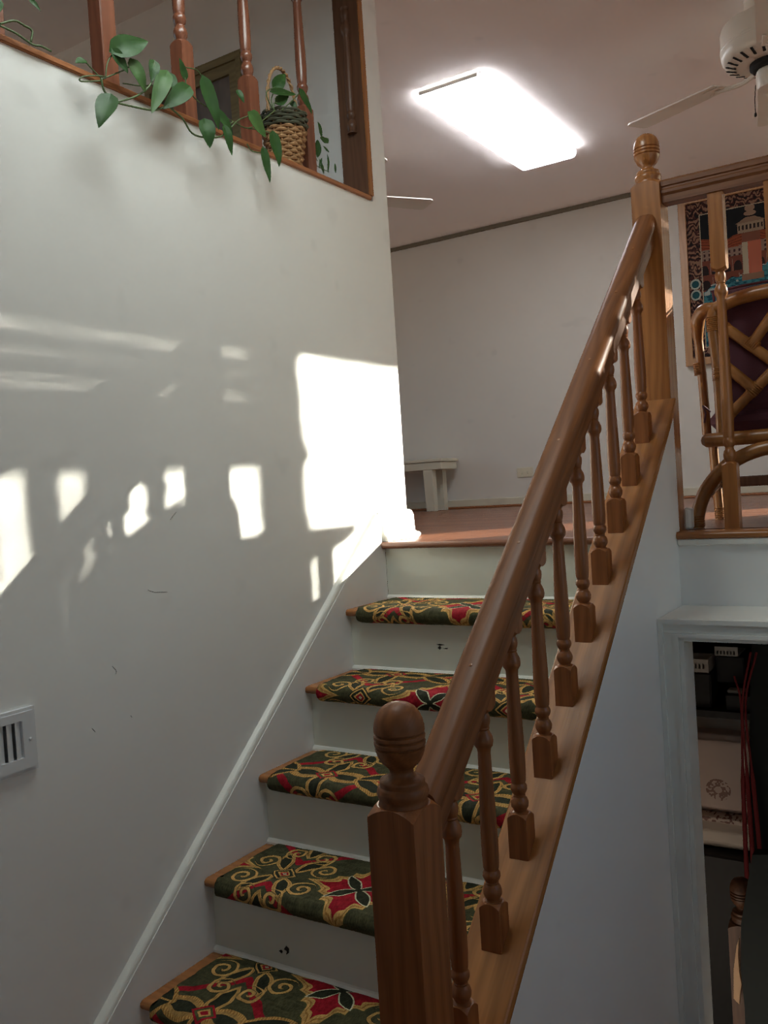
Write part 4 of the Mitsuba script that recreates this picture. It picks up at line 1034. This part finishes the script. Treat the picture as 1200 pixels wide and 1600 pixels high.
# ------------------------------------------------------------------ things in the dark lower room
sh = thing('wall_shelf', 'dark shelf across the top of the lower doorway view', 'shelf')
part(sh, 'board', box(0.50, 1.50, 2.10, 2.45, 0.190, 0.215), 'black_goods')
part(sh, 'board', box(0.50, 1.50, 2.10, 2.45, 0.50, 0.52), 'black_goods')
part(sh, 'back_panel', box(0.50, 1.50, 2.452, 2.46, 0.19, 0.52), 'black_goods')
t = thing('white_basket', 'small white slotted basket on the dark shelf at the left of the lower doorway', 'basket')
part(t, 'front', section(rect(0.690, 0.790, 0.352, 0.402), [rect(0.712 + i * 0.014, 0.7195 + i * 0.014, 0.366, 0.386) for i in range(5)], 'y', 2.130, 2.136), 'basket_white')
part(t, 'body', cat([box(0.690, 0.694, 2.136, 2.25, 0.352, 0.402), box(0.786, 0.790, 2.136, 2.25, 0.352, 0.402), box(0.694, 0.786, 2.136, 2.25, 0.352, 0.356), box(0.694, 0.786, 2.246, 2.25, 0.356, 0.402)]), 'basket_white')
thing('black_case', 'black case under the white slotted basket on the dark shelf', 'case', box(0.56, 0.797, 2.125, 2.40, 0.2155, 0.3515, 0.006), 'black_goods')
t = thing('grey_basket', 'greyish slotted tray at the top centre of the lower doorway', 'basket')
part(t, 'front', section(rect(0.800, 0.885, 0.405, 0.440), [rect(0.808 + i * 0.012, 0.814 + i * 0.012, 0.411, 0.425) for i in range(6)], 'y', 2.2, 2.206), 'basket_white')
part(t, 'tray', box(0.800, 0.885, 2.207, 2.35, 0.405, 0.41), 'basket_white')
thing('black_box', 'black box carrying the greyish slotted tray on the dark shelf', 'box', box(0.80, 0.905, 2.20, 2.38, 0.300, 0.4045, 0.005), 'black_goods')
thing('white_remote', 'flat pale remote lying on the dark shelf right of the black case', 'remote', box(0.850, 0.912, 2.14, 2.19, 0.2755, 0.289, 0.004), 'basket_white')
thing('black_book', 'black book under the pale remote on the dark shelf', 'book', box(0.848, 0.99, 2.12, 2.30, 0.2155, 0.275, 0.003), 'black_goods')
thing('white_board', 'pale flat board standing below the dark shelf in the lower doorway', 'board', box(0.52, 0.940, 2.30, 2.33, 0.06, 0.1895, 0.003), 'white_box')
def pillow(x0, x1, y0, y1, z0, z1, r):
    m = box(x0, x1, y0, y1, z0, z1, r)
    for _ in range(3): m = m.subdivide()
    trimesh.smoothing.filter_humphrey(m, iterations=6)
    return m
t = thing('pillow', 'pale embroidered pillow with a round flower medallion in the lower doorway', 'pillow', pillow(0.50, 0.930, 2.16, 2.29, -0.200, 0.105, 0.03), 'pillow_cloth', True)
thing('pillow', 'plain pale pillow below the embroidered one in the lower doorway', 'pillow', pillow(0.50, 0.925, 2.14, 2.32, -0.335, -0.225, 0.035), 'white_box', True)
thing('lace_cover', 'folded lace-edged cover between the two pale pillows in the lower doorway', 'cover', box(0.49, 0.928, 2.13, 2.31, -0.222, -0.203, 0.004), 'lace_cloth')
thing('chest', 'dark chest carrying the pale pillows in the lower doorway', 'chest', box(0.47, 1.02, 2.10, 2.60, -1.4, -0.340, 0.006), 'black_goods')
t = thing('red_curtain', 'thin dark red curtain gathered at the right of the lower doorway', 'curtain')
for i, (xa, xm, xb) in enumerate(((0.905, 0.925, 0.915), (0.965, 0.930, 0.940), (0.985, 0.940, 0.968))):
    part(t, 'fold', tube(spline([(xa, 2.02, 0.46 if i else 0.37), (xm, 2.01, 0.27), ((xm + xb) / 2, 2.0, 0.0), (xb, 2.0, -0.45), (xb, 2.0, -1.39)], 6), [0.004, ] * 12 + [0.008] * 13, 8), 'red_cloth', smooth=50)
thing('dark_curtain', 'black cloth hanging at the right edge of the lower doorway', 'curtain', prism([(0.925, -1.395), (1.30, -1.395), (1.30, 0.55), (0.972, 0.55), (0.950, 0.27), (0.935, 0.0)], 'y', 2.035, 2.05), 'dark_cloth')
t = newel('newel post darkened for shade with a ball finial inside the lower doorway', 0.951, 1.735, -1.4, -0.392, s=0.95, w=0.082)
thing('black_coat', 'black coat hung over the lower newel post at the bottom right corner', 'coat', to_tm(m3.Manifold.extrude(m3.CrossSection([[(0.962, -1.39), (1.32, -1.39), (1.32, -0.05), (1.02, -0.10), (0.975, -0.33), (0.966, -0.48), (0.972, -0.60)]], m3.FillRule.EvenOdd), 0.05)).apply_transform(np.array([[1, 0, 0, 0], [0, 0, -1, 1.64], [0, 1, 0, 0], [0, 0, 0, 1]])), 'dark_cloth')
thing('tan_shoe', 'narrow tan sliver of cloth between the lower newel post and the black coat', 'cloth', prism([(0.925, -0.620), (0.9415, -0.636), (0.945, -0.600), (0.952, -0.565), (0.947, -0.53), (0.946, -0.470), (0.951, -0.415), (0.943, -0.44), (0.930, -0.52)], 'y', 1.655, 1.672), 'tan_cloth')

# unseen tree, added so its crown dims the sun on the wall's left
tr = thing('tree', 'unseen leafy tree added outside the dining windows to dim the sun', 'tree')
part(tr, 'trunk', tube([(8.6, 8.8, -1.5), (8.6, 8.82, 1.5), (8.5, 8.85, 5.0)], [0.16, 0.13, 0.06], 10), 'bark', smooth=True)
rt = np.random.default_rng(3)
V, Fc = [], []
for i in range(17000):
    c = np.array([8.4, 8.70, 5.1]) + np.array([0.9, 0.72, 1.0]) * np.clip(rt.normal(size=3) * 0.55, -1.3, 1.3)
    a, b_ = rt.normal(size=3), rt.normal(size=3)
    a /= np.linalg.norm(a); b_ -= a * (a @ b_); b_ /= np.linalg.norm(b_)
    k = len(V)
    V += [c - a * 0.016, c + b_ * 0.007, c + a * 0.016, c - b_ * 0.007]
    Fc += [(k, k + 1, k + 2), (k, k + 2, k + 3)]
part(tr, 'foliage', trimesh.Trimesh(np.array(V), np.array(Fc), process=False), 'tree_leaf', stuff=True)
